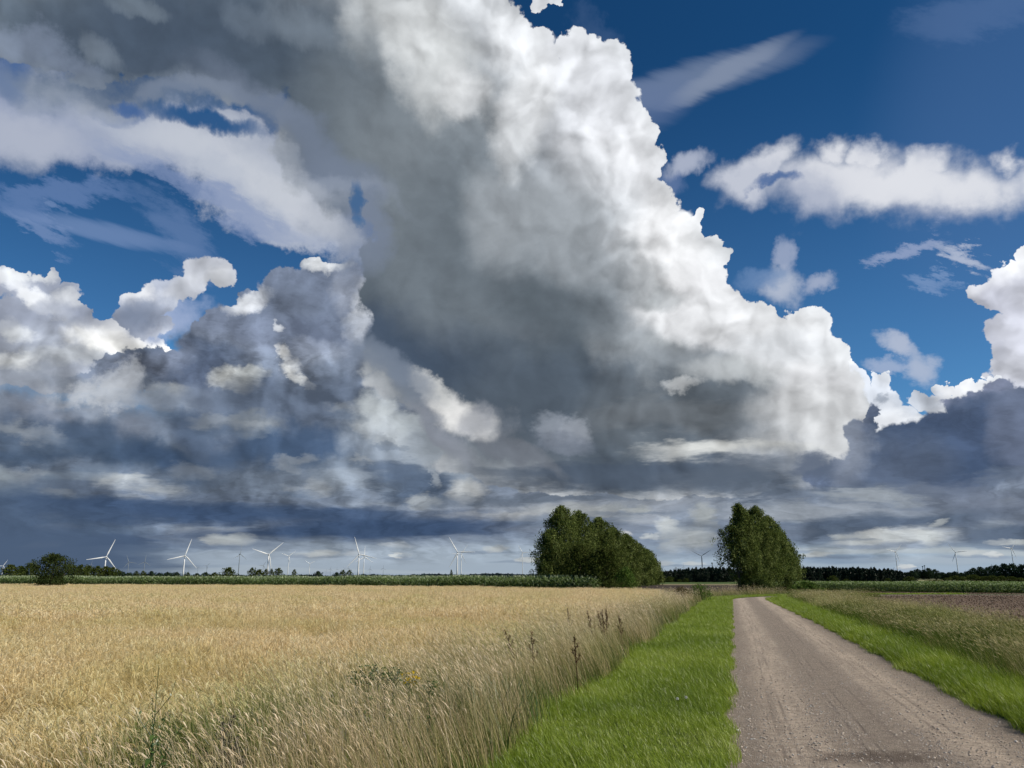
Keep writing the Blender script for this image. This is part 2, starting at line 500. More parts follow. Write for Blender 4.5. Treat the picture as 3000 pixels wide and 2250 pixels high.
# --- sun and shade on the lumps of the lower layers
@cloud_group('lumps', S)
def S(S):
    m1 = RANGE(dist2((500, 1290, 1150, 330, 4), 'm'), 1.2, 0.5)
    g = M('MULTIPLY', FIELDS['RELIEF'], 0.8)
    g = M('MULTIPLY_ADD', FIELDS['RELIEF2'], 0.4, g)
    g = M('MULTIPLY_ADD', FIELDS['SOFT'], 0.7, g)
    g = M('MULTIPLY_ADD', g, m1, 1.0)
    g = M('MINIMUM', M('MAXIMUM', g, 0.72), 1.5)
    n = node('ShaderNodeCombineColor')
    put(n.inputs[0], M('MULTIPLY', g, M('MULTIPLY_ADD', m1, 0.025, 1.0)))
    put(n.inputs[1], M('MULTIPLY', g, M('MULTIPLY_ADD', m1, 0.015, 1.0)))
    put(n.inputs[2], M('MULTIPLY', g, M('MULTIPLY_ADD', m1, -0.035, 1.0)))
    return MIX(1.0, S, n.outputs[0], 'MULTIPLY')

# --- distant layers low over the horizon
@cloud_group('distant layers low over the horizon', S)
def S(S):
    S = strokes(S, [
        (1750, 1480, 320, 36, 0, (146, 154, 165), .9, .8, 'h'),
        (1680, 1500, 110, 20, 0, (172, 176, 178), .85, .8, 'f'),
        (1850, 1510, 100, 18, 0, (160, 166, 172), .8, .8, 'f'),
        (1480, 1512, 170, 11, 1, (168, 172, 176), .9, .6, 'f'),
        (1750, 1530, 170, 22, 0, (98, 110, 126), .8, .8, 'h'),
        (1600, 1455, 300, 18, 0, (92, 104, 120), .8, .8, 'h'),
        (1940, 1500, 70, 20, -20, (150, 158, 170), .8, .7, 'f'),
        (2010, 1560, 100, 60, 0, (150, 164, 184), .8, .8, 'm'),
        (2030, 1500, 18, 10, 0, (180, 186, 190), .7, .8, 's'),
        (1830, 1565, 22, 10, 0, (205, 206, 206), .9, .5, 'f'),
        (1700, 1600, 500, 30, 0, (134, 150, 172), .8, .9, 'h'),
        (2070, 1575, 110, 24, 0, (118, 130, 148), .8, .8, 'h'),
        (1700, 1655, 380, 9, 0, (160, 176, 192), .8, .9, 'h'),
        (1600, 1676, 500, 8, 0, (176, 188, 198), .6, .9, 'h'),
        (880, 1500, 480, 36, 2, (62, 82, 112), .95, .7, 'h'),
        (420, 1495, 340, 34, 3, (62, 82, 112), .95, .7, 'h'),
        (640, 1572, 120, 20, 4, (158, 165, 172), .9, .7, 'f'),
        (600, 1590, 200, 14, 0, (112, 124, 142), .8, .8, 'h'),
        (400, 1590, 110, 20, 0, (64, 82, 110), .9, .6, 'h'),
        (1090, 1560, 430, 40, -2, (58, 78, 108), .97, .45, 'h'),
        (1350, 1590, 200, 14, -3, (112, 126, 148), .7, .7, 'h'),
        (700, 1612, 320, 8, 0, (100, 116, 140), .9, .7, 'h'),
        (930, 1626, 60, 9, 2, (178, 182, 184), .9, .7, 'f'),
        (1035, 1622, 26, 7, 0, (198, 200, 200), .8, .9, 's'),
        (1160, 1596, 40, 7, 4, (180, 185, 189), .8, .9, 's'),
        (1175, 1628, 20, 8, 0, (198, 202, 204), .8, .9, 's'),
        (1400, 1640, 160, 7, 0, (165, 178, 190), .7, .9, 'h'),
        (1300, 1640, 560, 44, 0, (160, 172, 184), .75, 1.0, 'h'),
        (2000, 1650, 700, 44, 0, (158, 173, 188), .75, 1.0, 'h'),
        (1000, 1655, 350, 8, 0, (158, 172, 186), .7, .9, 'h'),
        (800, 1675, 500, 7, 0, (168, 180, 190), .6, .9, 'h'),
        (60, 1620, 380, 150, 0, (76, 94, 120), .9, .8, 'h'),
    ])
    return S


# --- the great cloud
@cloud_group('the great cloud', S)
def S(S):
    A = strokes(srgb(208, 212, 216), [
        # dark upper left
        (300, 60, 700, 200, 0, (96, 110, 124), .97, .7, 'm'),
        (650, 200, 500, 180, 12, (72, 86, 104), .97, .8, 'm'),
        (1030, 320, 250, 380, -30, (76, 89, 104), .96, .9, 'm'),
        (1080, 600, 280, 240, 30, (86, 97, 108), .92, .9, 'm'),
        # the grey heart
        (1300, 740, 380, 330, 35, (98, 108, 117), .95, .95, 'm'),
        (1400, 960, 470, 270, 22, (84, 95, 108), .96, .95, 'm'),
        (1700, 1230, 440, 180, 5, (86, 97, 109), .96, .9, 'm'),
        (1230, 830, 200, 110, 10, (76, 88, 100), .9, .9, 'm'),
        (1180, 1010, 210, 70, 10, (68, 83, 104), .8, 1.0, 'm'),
        (1480, 1100, 340, 110, 14, (66, 80, 98), .8, 1.0, 'm'),
        (1640, 900, 110, 80, 20, (76, 86, 95), .9, .8, 'm'),
        (1545, 955, 80, 32, 15, (112, 117, 128), .7, .9, 'f'),
        (1430, 860, 60, 80, -20, (96, 104, 112), .7, .9, 'm'),
        (1640, 900, 130, 90, 20, (74, 85, 95), .6, 1.0, 'm'),
        (1870, 1040, 130, 110, 0, (168, 174, 178), .7, 1.0, 'm'),
        (1740, 1190, 330, 130, 6, (84, 95, 107), .88, 1.0, 'm'),
        (1980, 1185, 240, 75, 3, (98, 107, 116), .92, .95, 'm'),
        (2080, 1200, 300, 40, -4, (112, 119, 126), .9, .8, 'h'),
        (2040, 1090, 160, 50, 8, (142, 149, 156), .8, .9, 'm'),
        (1995, 1122, 46, 18, -10, (200, 203, 205), .75, .95, 's'),
        (2230, 1120, 200, 40, -5, (190, 194, 196), .7, .9, 'm'),
        (1590, 600, 240, 240, 30, (176, 183, 190), .7, 1.0, 'm'),
        (1380, 560, 230, 300, 20, (138, 147, 155), .85, 1.0, 'm'),
        (1760, 680, 150, 180, 10, (196, 200, 206), .7, 1.0, 'm'),
    (1330, 430, 150, 150, 10, (168, 175, 181), .8, 1.0, 'm'),
    (1640, 760, 200, 90, -10, (150, 158, 165), .7, 1.0, 'm'),
    (1780, 900, 120, 110, 0, (168, 174, 180), .7, 1.0, 'm'),
        # light from the gap at the top
        (1180, 70, 110, 130, -20, (222, 225, 226), .95, .9, 'm'),
        (1400, 60, 160, 90, 0, (216, 220, 225), .85, .9, 'm'),
        (1340, 260, 80, 80, 0, (224, 226, 228), .8, .9, 'm'),
        (1520, 330, 90, 110, 20, (230, 231, 233), .8, .9, 'm'),
        (1460, 380, 60, 160, -25, (214, 216, 220), .7, .9, 'm'),
        (1620, 420, 160, 160, 0, (214, 217, 226), .7, .9, 'm'),
        (1560, 120, 160, 80, 0, (240, 243, 247), .85, .8, 'm'),
        (1800, 520, 130, 260, -20, (238, 240, 244), .85, .8, 'm'),
        (1690, 230, 140, 120, 0, (228, 231, 237), .9, .8, 'm'),
        (1960, 760, 160, 140, 20, (240, 241, 243), .85, .8, 'm'),
        (2120, 900, 180, 120, 20, (240, 241, 244), .85, .8, 'm'),
        (2330, 1010, 180, 120, 20, (238, 240, 243), .85, .8, 'm'),
        (2200, 950, 220, 80, 10, (226, 228, 231), .6, .9, 'm'),
        (1850, 770, 90, 50, 10, (150, 158, 164), .6, .9, 'm'),
        (1950, 830, 80, 36, 10, (160, 166, 170), .7, .9, 'm'),
        (2430, 1200, 130, 80, 0, (222, 223, 226), .8, .9, 'm'),
        (2380, 1270, 160, 70, 10, (204, 206, 208), .8, .9, 'm'),
        (2330, 1040, 140, 60, 0, (206, 210, 215), .7, .9, 'm'),
        # grey middle tones reaching towards the bright flank
        (1190, 330, 210, 260, -25, (112, 122, 131), .85, 1.0, 'f'),
        (1330, 540, 250, 260, -25, (124, 133, 141), .88, 1.0, 'f'),
        (1450, 740, 280, 210, 10, (104, 114, 123), .9, 1.0, 'f'),
        (1650, 900, 170, 110, 10, (90, 100, 109), .75, 1.0, 'f'),
        (1600, 620, 150, 150, 10, (176, 182, 188), .6, 1.0, 'm'),
        (1250, 150, 90, 150, -15, (214, 217, 218), .8, 1.0, 'f'),
        (1365, 270, 60, 60, 0, (222, 224, 226), .7, 1.0, 'f'),
        (1530, 340, 60, 120, 20, (228, 230, 232), .6, 1.0, 'f'),
        # under side
        (2120, 1330, 200, 38, 2, (206, 208, 206), .95, .8, 'h'),
        (2000, 1350, 80, 20, 0, (170, 174, 176), .7, .8, 'h'),
        (2300, 1400, 260, 50, 5, (136, 144, 156), .85, .8, 'm'),
        (1830, 1400, 430, 40, 1, (76, 88, 104), .97, .7, 'h'),
        (1620, 1250, 40, 34, 10, (150, 158, 170), .8, 1.0, 'f'),
        (1685, 1262, 34, 30, 10, (160, 167, 178), .75, 1.0, 's'),
        (1650, 1300, 60, 26, 10, (124, 132, 146), .7, 1.0, 'f'),
        (1500, 1330, 120, 22, 28, (112, 118, 128), .8, .8, 'm'),
        (1345, 1215, 84, 44, 34, (232, 232, 231), .95, .95, 'f'),
        (1262, 1140, 70, 26, 40, (208, 210, 210), .9, .8, 'f'),
        (1420, 1240, 60, 40, 10, (140, 145, 155), .7, .9, 'm'),
        (1300, 1280, 110, 30, 34, (140, 146, 158), .8, .9, 'm'),
        (1160, 1130, 90, 50, 30, (120, 130, 145), .8, .9, 'm'),
        # paler veils in the dark upper part
        (400, 20, 70, 24, 15, (122, 135, 148), .6, 1.0, 'f'),
        (290, 150, 30, 50, -35, (124, 136, 150), .6, 1.0, 'f'),
        (890, 85, 90, 40, 15, (122, 134, 147), .65, 1.0, 'f'),
        (720, 60, 60, 40, 30, (112, 125, 140), .5, 1.0, 'f'),
        (130, 200, 120, 70, 10, (125, 137, 158), .7, .9, 'v'),
        (420, 300, 330, 36, 14, (126, 138, 158), .8, .9, 'm'),
    ])
    great = [
        (700, -100, 900, 400, 14), (200, 60, 420, 180, 10), (1100, 380, 330, 300, 30), (1330, 300, 320, 400, 0), (1480, 500, 420, 420), (1600, 800, 460, 420, 20),
        (1500, 1050, 480, 340, 20), (1900, 1150, 560, 280, 5), (1850, 1380, 640, 80, 2),
        (1440, 100, 150, 120), (1560, 130, 60, 60), (1690, 160, 75, 90), (1770, 220, 85, 90), (1720, 330, 160, 160), (1840, 380, 80, 90), (1890, 470, 75, 80),
        (1890, 590, 90, 90), (1890, 700, 120, 100), (2045, 640, 22, 30), (2010, 710, 70, 75), (2080, 750, 55, 55), (2060, 860, 110, 90), (2160, 940, 80, 75),
        (2240, 960, 50, 55), (2365, 945, 66, 62), (2290, 1020, 150, 90), (2430, 1060, 70, 75), (2400, 1180, 150, 130), (2480, 1230, 80, 90), (2300, 1330, 220, 90),
        (1600, -20, 40, 50), (1640, 10, 30, 22), (1230, 800, 210, 260), (1160, 700, 90, 110), (1830, 520, 120, 140), (1980, 790, 140, 110),
    ]
    amp = lit(A, .85, .3, .4, calm=(950, 650, 560, 1100, -38))
    S, dg = body(S, amp, great, edge=.035, rough=.22, warp='f', k=.06)
    return S


# --- soft shreds along the under side of the great cloud
@cloud_group('soft shreds', S)
def S(S):
    return strokes(S, [
        (420, 285, 300, 46, 14, (112, 124, 140), .65, 1.0, 'm'),
        (640, 330, 200, 26, 12, (124, 136, 156), .7, 1.0, 'm'),
        (850, 420, 220, 50, 36, (112, 124, 144), .75, 1.0, 'm'),
        (960, 560, 120, 60, 50, (118, 130, 150), .7, 1.0, 'm'),
        (1040, 680, 46, 80, 0, (122, 134, 156), .6, 1.0, 'm'),
        (120, 260, 160, 60, 10, (136, 148, 164), .5, 1.0, 'm'),
        (700, 455, 330, 30, 22, (158, 168, 186), .45, 1.0, 'm'),
        (640, 470, 260, 46, 20, (196, 202, 212), .55, 1.0, 'f'),
        (860, 600, 150, 36, 30, (200, 205, 214), .55, 1.0, 'f'),
        (1085, 1075, 60, 40, 30, (120, 132, 150), .7, 1.0, 'm'),
        (600, 352, 150, 28, 14, (24, 80, 132), .95, .55, 'f'),
        (375, 320, 36, 16, 10, (58, 96, 152), .8, .8, 'f'),
        (1048, 590, 14, 44, -4, (40, 92, 142), .75, .9, 's'),
        (1055, 650, 16, 14, 0, (60, 104, 150), .6, .9, 's'),
    ])

# --- dark cloud at the right
@cloud_group('dark cloud at the right', S)
def S(S):
    c = strokes(srgb(112, 124, 148), [
        (2850, 1170, 120, 50, 0, (128, 136, 160), .9, .9, 'm'),
        (2750, 1350, 330, 90, -10, (62, 80, 108), .95, .8, 'm'),
        (2900, 1290, 160, 60, -10, (76, 92, 120), .8, .9, 'm'),
        (2560, 1400, 160, 60, -10, (92, 105, 127), .8, .9, 'm'),
        (2480, 1300, 60, 90, 0, (150, 158, 172), .6, 1.0, 'f'),
        (2980, 1300, 60, 100, 0, (110, 120, 142), .7, .9, 'm'),
        (2950, 1400, 120, 40, -12, (104, 116, 134), .8, .9, 'h'),
    ])
    S, _ = body(S, lit(c, .3, .4, 1.2), [(2560, 1220, 22, 60), (2520, 1290, 60, 80), (2560, 1370, 110, 90, -10), (2660, 1310, 130, 90, -20), (2740, 1260, 110, 80, -20), (2830, 1190, 60, 50), (2910, 1160, 60, 40), (3000, 1220, 90, 60), (2850, 1310, 260, 130, -8), (2450, 1400, 80, 50), (2700, 1410, 300, 60, -5), (2930, 1210, 160, 60)],
                edge=.10, rough=.28)
    S = strokes(S, [
        (2385, 1365, 55, 34, 0, (92, 104, 124), .9, .6, 'f'),
        (2250, 1450, 300, 34, 1, (88, 100, 116), .95, .6, 'h'),
        (2600, 1470, 260, 40, 0, (118, 130, 148), .85, .8, 'h'),
        (2900, 1460, 200, 46, 0, (112, 122, 140), .85, .8, 'h'),
        (2550, 1450, 90, 16, 0, (156, 164, 172), .8, .8, 'h'),
        (2380, 1500, 240, 20, -2, (150, 158, 168), .85, .8, 'h'),
        (2480, 1535, 330, 36, -6, (84, 98, 118), .95, .6, 'h'),
        (2200, 1560, 110, 24, 0, (112, 124, 142), .85, .8, 'h'),
        (2880, 1568, 190, 36, 0, (86, 100, 120), .95, .6, 'h'),
        (2640, 1655, 560, 50, 0, (160, 176, 190), .75, 1.0, 'h'),
        (2620, 1580, 130, 26, -6, (192, 197, 199), .9, .9, 's'),
        (2560, 1572, 50, 16, -10, (204, 207, 206), .7, .95, 's'),
        (2680, 1568, 40, 14, 8, (200, 204, 204), .7, .95, 's'),
        (2500, 1610, 200, 12, 0, (168, 178, 186), .9, .8, 'h'),
        (2880, 1612, 200, 12, 0, (178, 188, 194), .85, .8, 'h'),
        (2750, 1530, 22, 8, -20, (190, 196, 198), .7, .9, 's'),
        (2450, 1640, 110, 12, 0, (128, 148, 172), .8, .8, 'h'),
        (2750, 1640, 200, 10, 0, (170, 182, 194), .5, .9, 'f'),
        (2910, 1625, 18, 8, 0, (206, 204, 200), .8, .7, 'f'),
        (2730, 1668, 180, 10, 0, (160, 178, 196), .8, .8, 'f'),
        (2655, 1661, 16, 6, 0, (210, 212, 212), .8, .6, 'f'),
    ])
    return S

@cloud_group('distant cumulus', S)
def S(S):
    q = random.Random(5)
    items = []
    # (x, y of the flat base, width, height, brightness)
    for x, y, w, h, g in ((1935, 1560, 60, 46, 206), (2020, 1600, 110, 88, 168), (2075, 1530, 70, 60, 160), (1700, 1512, 120, 34, 176), (1850, 1500, 90, 26, 168), (1905, 1580, 40, 18, 196),
                          (1660, 1572, 60, 20, 178), (1790, 1590, 70, 22, 172), (2600, 1592, 110, 40, 198), (2700, 1590, 80, 40, 192), (2520, 1600, 70, 26, 186), (2480, 1578, 60, 18, 176), (2850, 1628, 70, 18, 196),
                          (2915, 1632, 34, 18, 206), (2650, 1664, 26, 12, 206), (2960, 1598, 80, 20, 176), (2270, 1612, 80, 20, 180), (2400, 1630, 100, 18, 178), (1170, 1634, 30, 17, 200),
                          (930, 1628, 70, 18, 182), (1430, 1616, 60, 20, 176), (640, 1592, 110, 34, 166),  (1560, 1645, 90, 14, 184), (1990, 1655, 90, 12, 190)):
        items.append((x, y + h * .12, w * 1.15, h * .22, 0, (g - 62, g - 48, g - 28), .55, .9, 's'))
        for k in range(3):
            ox = q.uniform(-.55, .55)
            items.append((x + w * ox, y - h * q.uniform(.25, .55), w * q.uniform(.28, .42), h * q.uniform(.34, .5), 0, (g - 12 + k * 6, g - 6 + k * 6, g - 2 + k * 5), .68, .6, 's'))
    return strokes(S, items)

@cloud_group('horizon lumps', S)
def S(S):
    m1 = RANGE(dist2((1700, 1530, 1700, 120, 0), 'm'), 1.3, 0.5)
    g = M('MULTIPLY', FIELDS['SOFT'], 1.5)
    g = M('MULTIPLY_ADD', FIELDS['RELIEF2'], 0.5, g)
    g = M('MULTIPLY_ADD', g, m1, 1.0)
    g = M('MINIMUM', M('MAXIMUM', g, 0.75), 1.4)
    n = node('ShaderNodeCombineColor')
    for i in range(3): put(n.inputs[i], g)
    return MIX(1.0, S, n.outputs[0], 'MULTIPLY')

bg = node('ShaderNodeBackground')
put(bg.inputs[1], 1.0)
WL.new(S, bg.inputs[0])
wo = node('ShaderNodeOutputWorld')
WL.new(bg.outputs[0], wo.inputs[0])
world.cycles.sampling_method = 'MANUAL'
world.cycles.sample_map_resolution = 512
print('world nodes', len(WN))
# ------------------------------------------------------------------ helpers
rng = np.random.default_rng(7)
ROAD_AZ = math.radians(15.6)
SA, CA = math.sin(ROAD_AZ), math.cos(ROAD_AZ)
def st(s, t, z=0.0):
    """road frame (metres along, metres to the right) to world"""
    return (s * SA + t * CA, s * CA - t * SA, z)
def on_ground(x, dist, z=0.0):
    """point of the plain seen in picture column x at a horizontal distance"""
    d = direction(x, 1693.0)
    h = math.hypot(d.x, d.y)
    return Vector((d.x / h * dist, d.y / h * dist, z))
def tag(o, label=None, cat=None, group=None, kind=None):
    if label: o['label'] = label
    if cat: o['category'] = cat
    if group: o['group'] = group
    if kind: o['kind'] = kind
    return o
def link(o, parent=None):
    COL.objects.link(o)
    if parent: o.parent = parent
    return o
def mesh_from(name, verts, faces, mat=None, tint=None, smooth=False):
    """verts (n,3); faces (m,3) or (m,4) arrays or a list of lists; tint: one number per vertex"""
    me = bpy.data.meshes.new(name)
    verts = np.asarray(verts, dtype=np.float32)
    if isinstance(faces, np.ndarray):
        m, k = faces.shape
        me.vertices.add(len(verts)); me.vertices.foreach_set('co', verts.ravel())
        me.loops.add(m * k); me.loops.foreach_set('vertex_index', faces.astype(np.int32).ravel())
        me.polygons.add(m)
        me.polygons.foreach_set('loop_start', np.arange(0, m * k, k, dtype=np.int32))
        me.polygons.foreach_set('loop_total', np.full(m, k, dtype=np.int32))
        me.update(calc_edges=True)
    else:
        me.from_pydata([tuple(map(float, v)) for v in verts], [], faces)
    if tint is not None:
        at = me.attributes.new('tint', 'FLOAT', 'POINT')
        at.data.foreach_set('value', np.asarray(tint, dtype=np.float32))
    if smooth:
        me.polygons.foreach_set('use_smooth', np.ones(len(me.polygons), dtype=bool))
    if mat: me.materials.append(mat)
    return me
def obj(name, me, parent=None, loc=(0, 0, 0)):
    o = bpy.data.objects.new(name, me)
    o.location = loc
    return link(o, parent)
def empty(name, loc=(0, 0, 0), rz=0.0):
    o = bpy.data.objects.new(name, None)
    o.location = loc; o.rotation_euler = (0, 0, rz); o.empty_display_size = 0.3
    return link(o)
def copy_tree(o, loc=None, rz=None, scale=None):
    c = o.copy(); COL.objects.link(c)
    for ch in o.children:
        d = ch.copy(); COL.objects.link(d); d.parent = c
        for g in ch.children:
            e = g.copy(); COL.objects.link(e); e.parent = d
    if loc is not None: c.location = loc
    if rz is not None: c.rotation_euler = (0, 0, rz)
    if scale is not None: c.scale = scale
    return c

# ------------------------------------------------------------------ materials
class Mat:
    def __init__(self, name):
        self.m = bpy.data.materials.new(name); self.m.use_nodes = True
        self.t = self.m.node_tree; self.t.nodes.clear()
        self.out = self.n('ShaderNodeOutputMaterial')
    def n(self, kind, **kw):
        x = self.t.nodes.new(kind)
        for k, v in kw.items(): setattr(x, k, v)
        return x
    def l(self, a, b): self.t.links.new(a, b)
    def pos(self): return self.n('ShaderNodeNewGeometry').outputs['Position']
    def noise(self, vec, scale, detail=4, rough=0.55, dist=0.0):
        x = self.n('ShaderNodeTexNoise'); self.l(vec, x.inputs['Vector'])
        x.inputs['Scale'].default_value = scale; x.inputs['Detail'].default_value = detail
        x.inputs['Roughness'].default_value = rough; x.inputs['Distortion'].default_value = dist
        return x.outputs['Fac']
    def ramp(self, fac, stops):
        x = self.n('ShaderNodeValToRGB'); self.l(fac, x.inputs[0])
        e = x.color_ramp.elements
        while len(e) < len(stops): e.new(0.5)
        for q, (p, c) in zip(e, stops): q.position = p; q.color = (*c, 1)
        return x.outputs[0]
    def mix(self, fac, a, b, mode='MIX'):
        x = self.n('ShaderNodeMix', data_type='RGBA', blend_type=mode)
        for s, v in ((x.inputs[0], fac), (x.inputs[6], a), (x.inputs[7], b)):
            if isinstance(v, bpy.types.NodeSocket): self.l(v, s)
            else: s.default_value = v if not isinstance(v, tuple) else (*v, 1)
        return x.outputs[2]
    def math(self, op, a, b=0.0):
        x = self.n('ShaderNodeMath', operation=op)
        for s, v in ((x.inputs[0], a), (x.inputs[1], b)):
            if isinstance(v, bpy.types.NodeSocket): self.l(v, s)
            else: s.default_value = v
        return x.outputs[0]
    def attr(self, name):
        return self.n('ShaderNodeAttribute', attribute_name=name).outputs['Fac']
    def surface(self, col, rough=0.85, spec=0.2, bump=None, strength=0.5, dist=0.02):
        b = self.n('ShaderNodeBsdfPrincipled')
        if isinstance(col, tuple): b.inputs['Base Color'].default_value = (*col, 1)
        else: self.l(col, b.inputs['Base Color'])
        b.inputs['Roughness'].default_value = rough
        b.inputs['Specular IOR Level'].default_value = spec
        if bump is not None:
            q = self.n('ShaderNodeBump'); q.inputs['Strength'].default_value = strength; q.inputs['Distance'].default_value = dist
            self.l(bump, q.inputs['Height']); self.l(q.outputs[0], b.inputs['Normal'])
        self.l(b.outputs[0], self.out.inputs[0])
        return self.m
    def leaf(self, col, trans=0.3, gloss=0.0):
        d = self.n('ShaderNodeBsdfDiffuse'); self.l(col, d.inputs[0])
        t = self.n('ShaderNodeBsdfTranslucent'); self.l(col, t.inputs[0])
        m = self.n('ShaderNodeMixShader'); m.inputs[0].default_value = trans
        self.l(d.outputs[0], m.inputs[1]); self.l(t.outputs[0], m.inputs[2])
        last = m.outputs[0]
        if gloss:
            g = self.n('ShaderNodeBsdfGlossy'); g.inputs['Roughness'].default_value = 0.42
            m2 = self.n('ShaderNodeMixShader'); m2.inputs[0].default_value = gloss
            self.l(last, m2.inputs[1]); self.l(g.outputs[0], m2.inputs[2]); last = m2.outputs[0]
        self.l(last, self.out.inputs[0])
        return self.m

def blades_mat(name, cols, patch=None, patch_scale=0.5, trans=0.35, gloss=0.04, lo=.35, hi=.65):
    """colour from the tint of each blade, patches of another colour over the ground"""
    m = Mat(name)
    c = m.ramp(m.attr('tint'), [(i / (len(cols) - 1), k) for i, k in enumerate(cols)])
    if patch:
        f = m.noise(m.pos(), patch_scale, 4, 0.6)
        r = m.ramp(f, [(lo, (0, 0, 0)), (hi, (1, 1, 1))])
        c = m.mix(r, c, m.mix(1.0, c, patch, 'MULTIPLY'))
    return m.leaf(c, trans, gloss)

def soil_mat(name, c1, c2, scale=0.3, fine=8.0):
    m = Mat(name)
    p = m.pos()
    a = m.noise(p, scale, 5); b = m.noise(p, fine, 4)
    col = m.mix(m.ramp(a, [(.35, (0, 0, 0)), (.65, (1, 1, 1))]), c1, c2)
    col = m.mix(m.ramp(b, [(.3, (0, 0, 0)), (.7, (.55, .55, .55))]), col, (c1[0] * .55, c1[1] * .55, c1[2] * .55))
    return m.surface(col, 0.95, 0.1, b, 0.6, 0.05)

# ------------------------------------------------------------------ ground and fields
def sheet(name, pts, z, mat, label, cat):
    me = mesh_from(name, [(x, y, 0) for x, y in pts], [list(range(len(pts)))], mat)
    o = obj(name, me, loc=(0, 0, z))
    if o.data.polygons[0].normal.z < 0:
        o.data.flip_normals()
    return tag(o, label, cat, kind='structure')
N = 96
R_ = 16000.0
ground = sheet('ground', [(R_ * math.cos(2 * math.pi * i / N), R_ * math.sin(2 * math.pi * i / N)) for i in range(N)], 0.0,
               soil_mat('rough_pasture', (0.075, 0.085, 0.035), (0.12, 0.11, 0.055), 0.02, 1.5), 'flat rough farmland ground reaching to the horizon', 'ground')

WHEAT = [st(-6, -4.3)[:2], st(45, -4.3)[:2], st(60, -5.2)[:2], (8.5, 67.0), (-3.5, 81.5), (-35, 101), (-73, 112), (-140, 128), (-140, 20), (-20, -8)]
sheet('wheat_field', WHEAT, 0.004, soil_mat('straw_litter', (0.42, 0.31, 0.16), (0.34, 0.25, 0.13), 0.6, 12.0), 'soil and straw litter under the ripe grain', 'field')
BROWN = [st(8, 7.4)[:2], st(70, 7.8)[:2], (37, 97), (60, 80), (110, 42), (80, -20), (8, -10)]
sheet('ploughed_field', BROWN, 0.004, soil_mat('harrowed_soil', (0.175, 0.125, 0.09), (0.14, 0.10, 0.073), 0.3, 3.0), 'reddish brown bare field right of the gravel road', 'field')
sheet('far_brown_field', [(12, 90), (62, 108), (85, 170), (20, 185)], 0.008, soil_mat('dark_soil', (0.055, 0.042, 0.035), (0.075, 0.055, 0.042), 0.05, 1.0), 'dark brown bare field between the two rows of trees', 'field')
sheet('far_stubble_strip', [(10, 186), (88, 172), (100, 205), (10, 215)], 0.012, soil_mat('pale_stubble', (0.26, 0.22, 0.13), (0.22, 0.19, 0.10), 0.05, 1.0), 'pale stubble strip beyond the dark brown field', 'field')
sheet('far_stubble_field', [(150, 330), (420, 560), (520, 760), (220, 560)], 0.012, soil_mat('pale_far_field', (0.30, 0.29, 0.14), (0.26, 0.25, 0.12), 0.02, 0.6), 'pale yellow field behind the right end of the wood', 'field')

# --- gravel road: straight, then bending right
BS, BR = 61.0, 24.0          # where the bend begins and its radius
def road_line(s):
    if s <= BS: return (s, 0.0, 0.0)
    a = (s - BS) / BR
    a = min(a, math.radians(78))
    arc = BR * a
    rest = (s - BS) - arc
    cs, ct = BS + BR * math.sin(a), BR * (1 - math.cos(a))
    return (cs + rest * math.cos(a), ct + rest * math.sin(a), a)
def road_pt(s, t, z=0.0):
    cs, ct, a = road_line(s)
    tc_ = 1.36
    return st(cs - (t - tc_) * math.sin(a), ct + tc_ + (t - tc_) * math.cos(a), z)
RL, RR = -0.15, 2.87
def wob(s, k):                      # uneven edge
    return 0.05 * math.sin(s * 1.7 + k) + 0.035 * math.sin(s * 4.3 + 2 * k) + 0.02 * math.sin(s * 9.1 + k)
def far_in(s): return 0.65 * min(max((s - 30) / 40.0, 0.0), 1.0)
def strip(name, s0, s1, ds, cols, mat, label, cat, zoff=0.0):
    """cols: list of (t, z); edges may be functions of s"""
    ss = np.arange(s0, s1 + ds, ds)
    v, f = [], []
    for s in ss:
        for t, z in cols:
            tt = t(s) if callable(t) else t
            v.append(road_pt(s, tt, z + zoff))
    k = len(cols)
    for i in range(len(ss) - 1):
        for j in range(k - 1):
            a = i * k + j
            f.append([a, a + 1, a + k + 1, a + k])
    me = mesh_from(name, v, f, mat, smooth=True)
    me.update()
    if me.polygons[0].normal.z < 0: me.flip_normals()
    return tag(obj(name, me), label, cat, kind='structure')

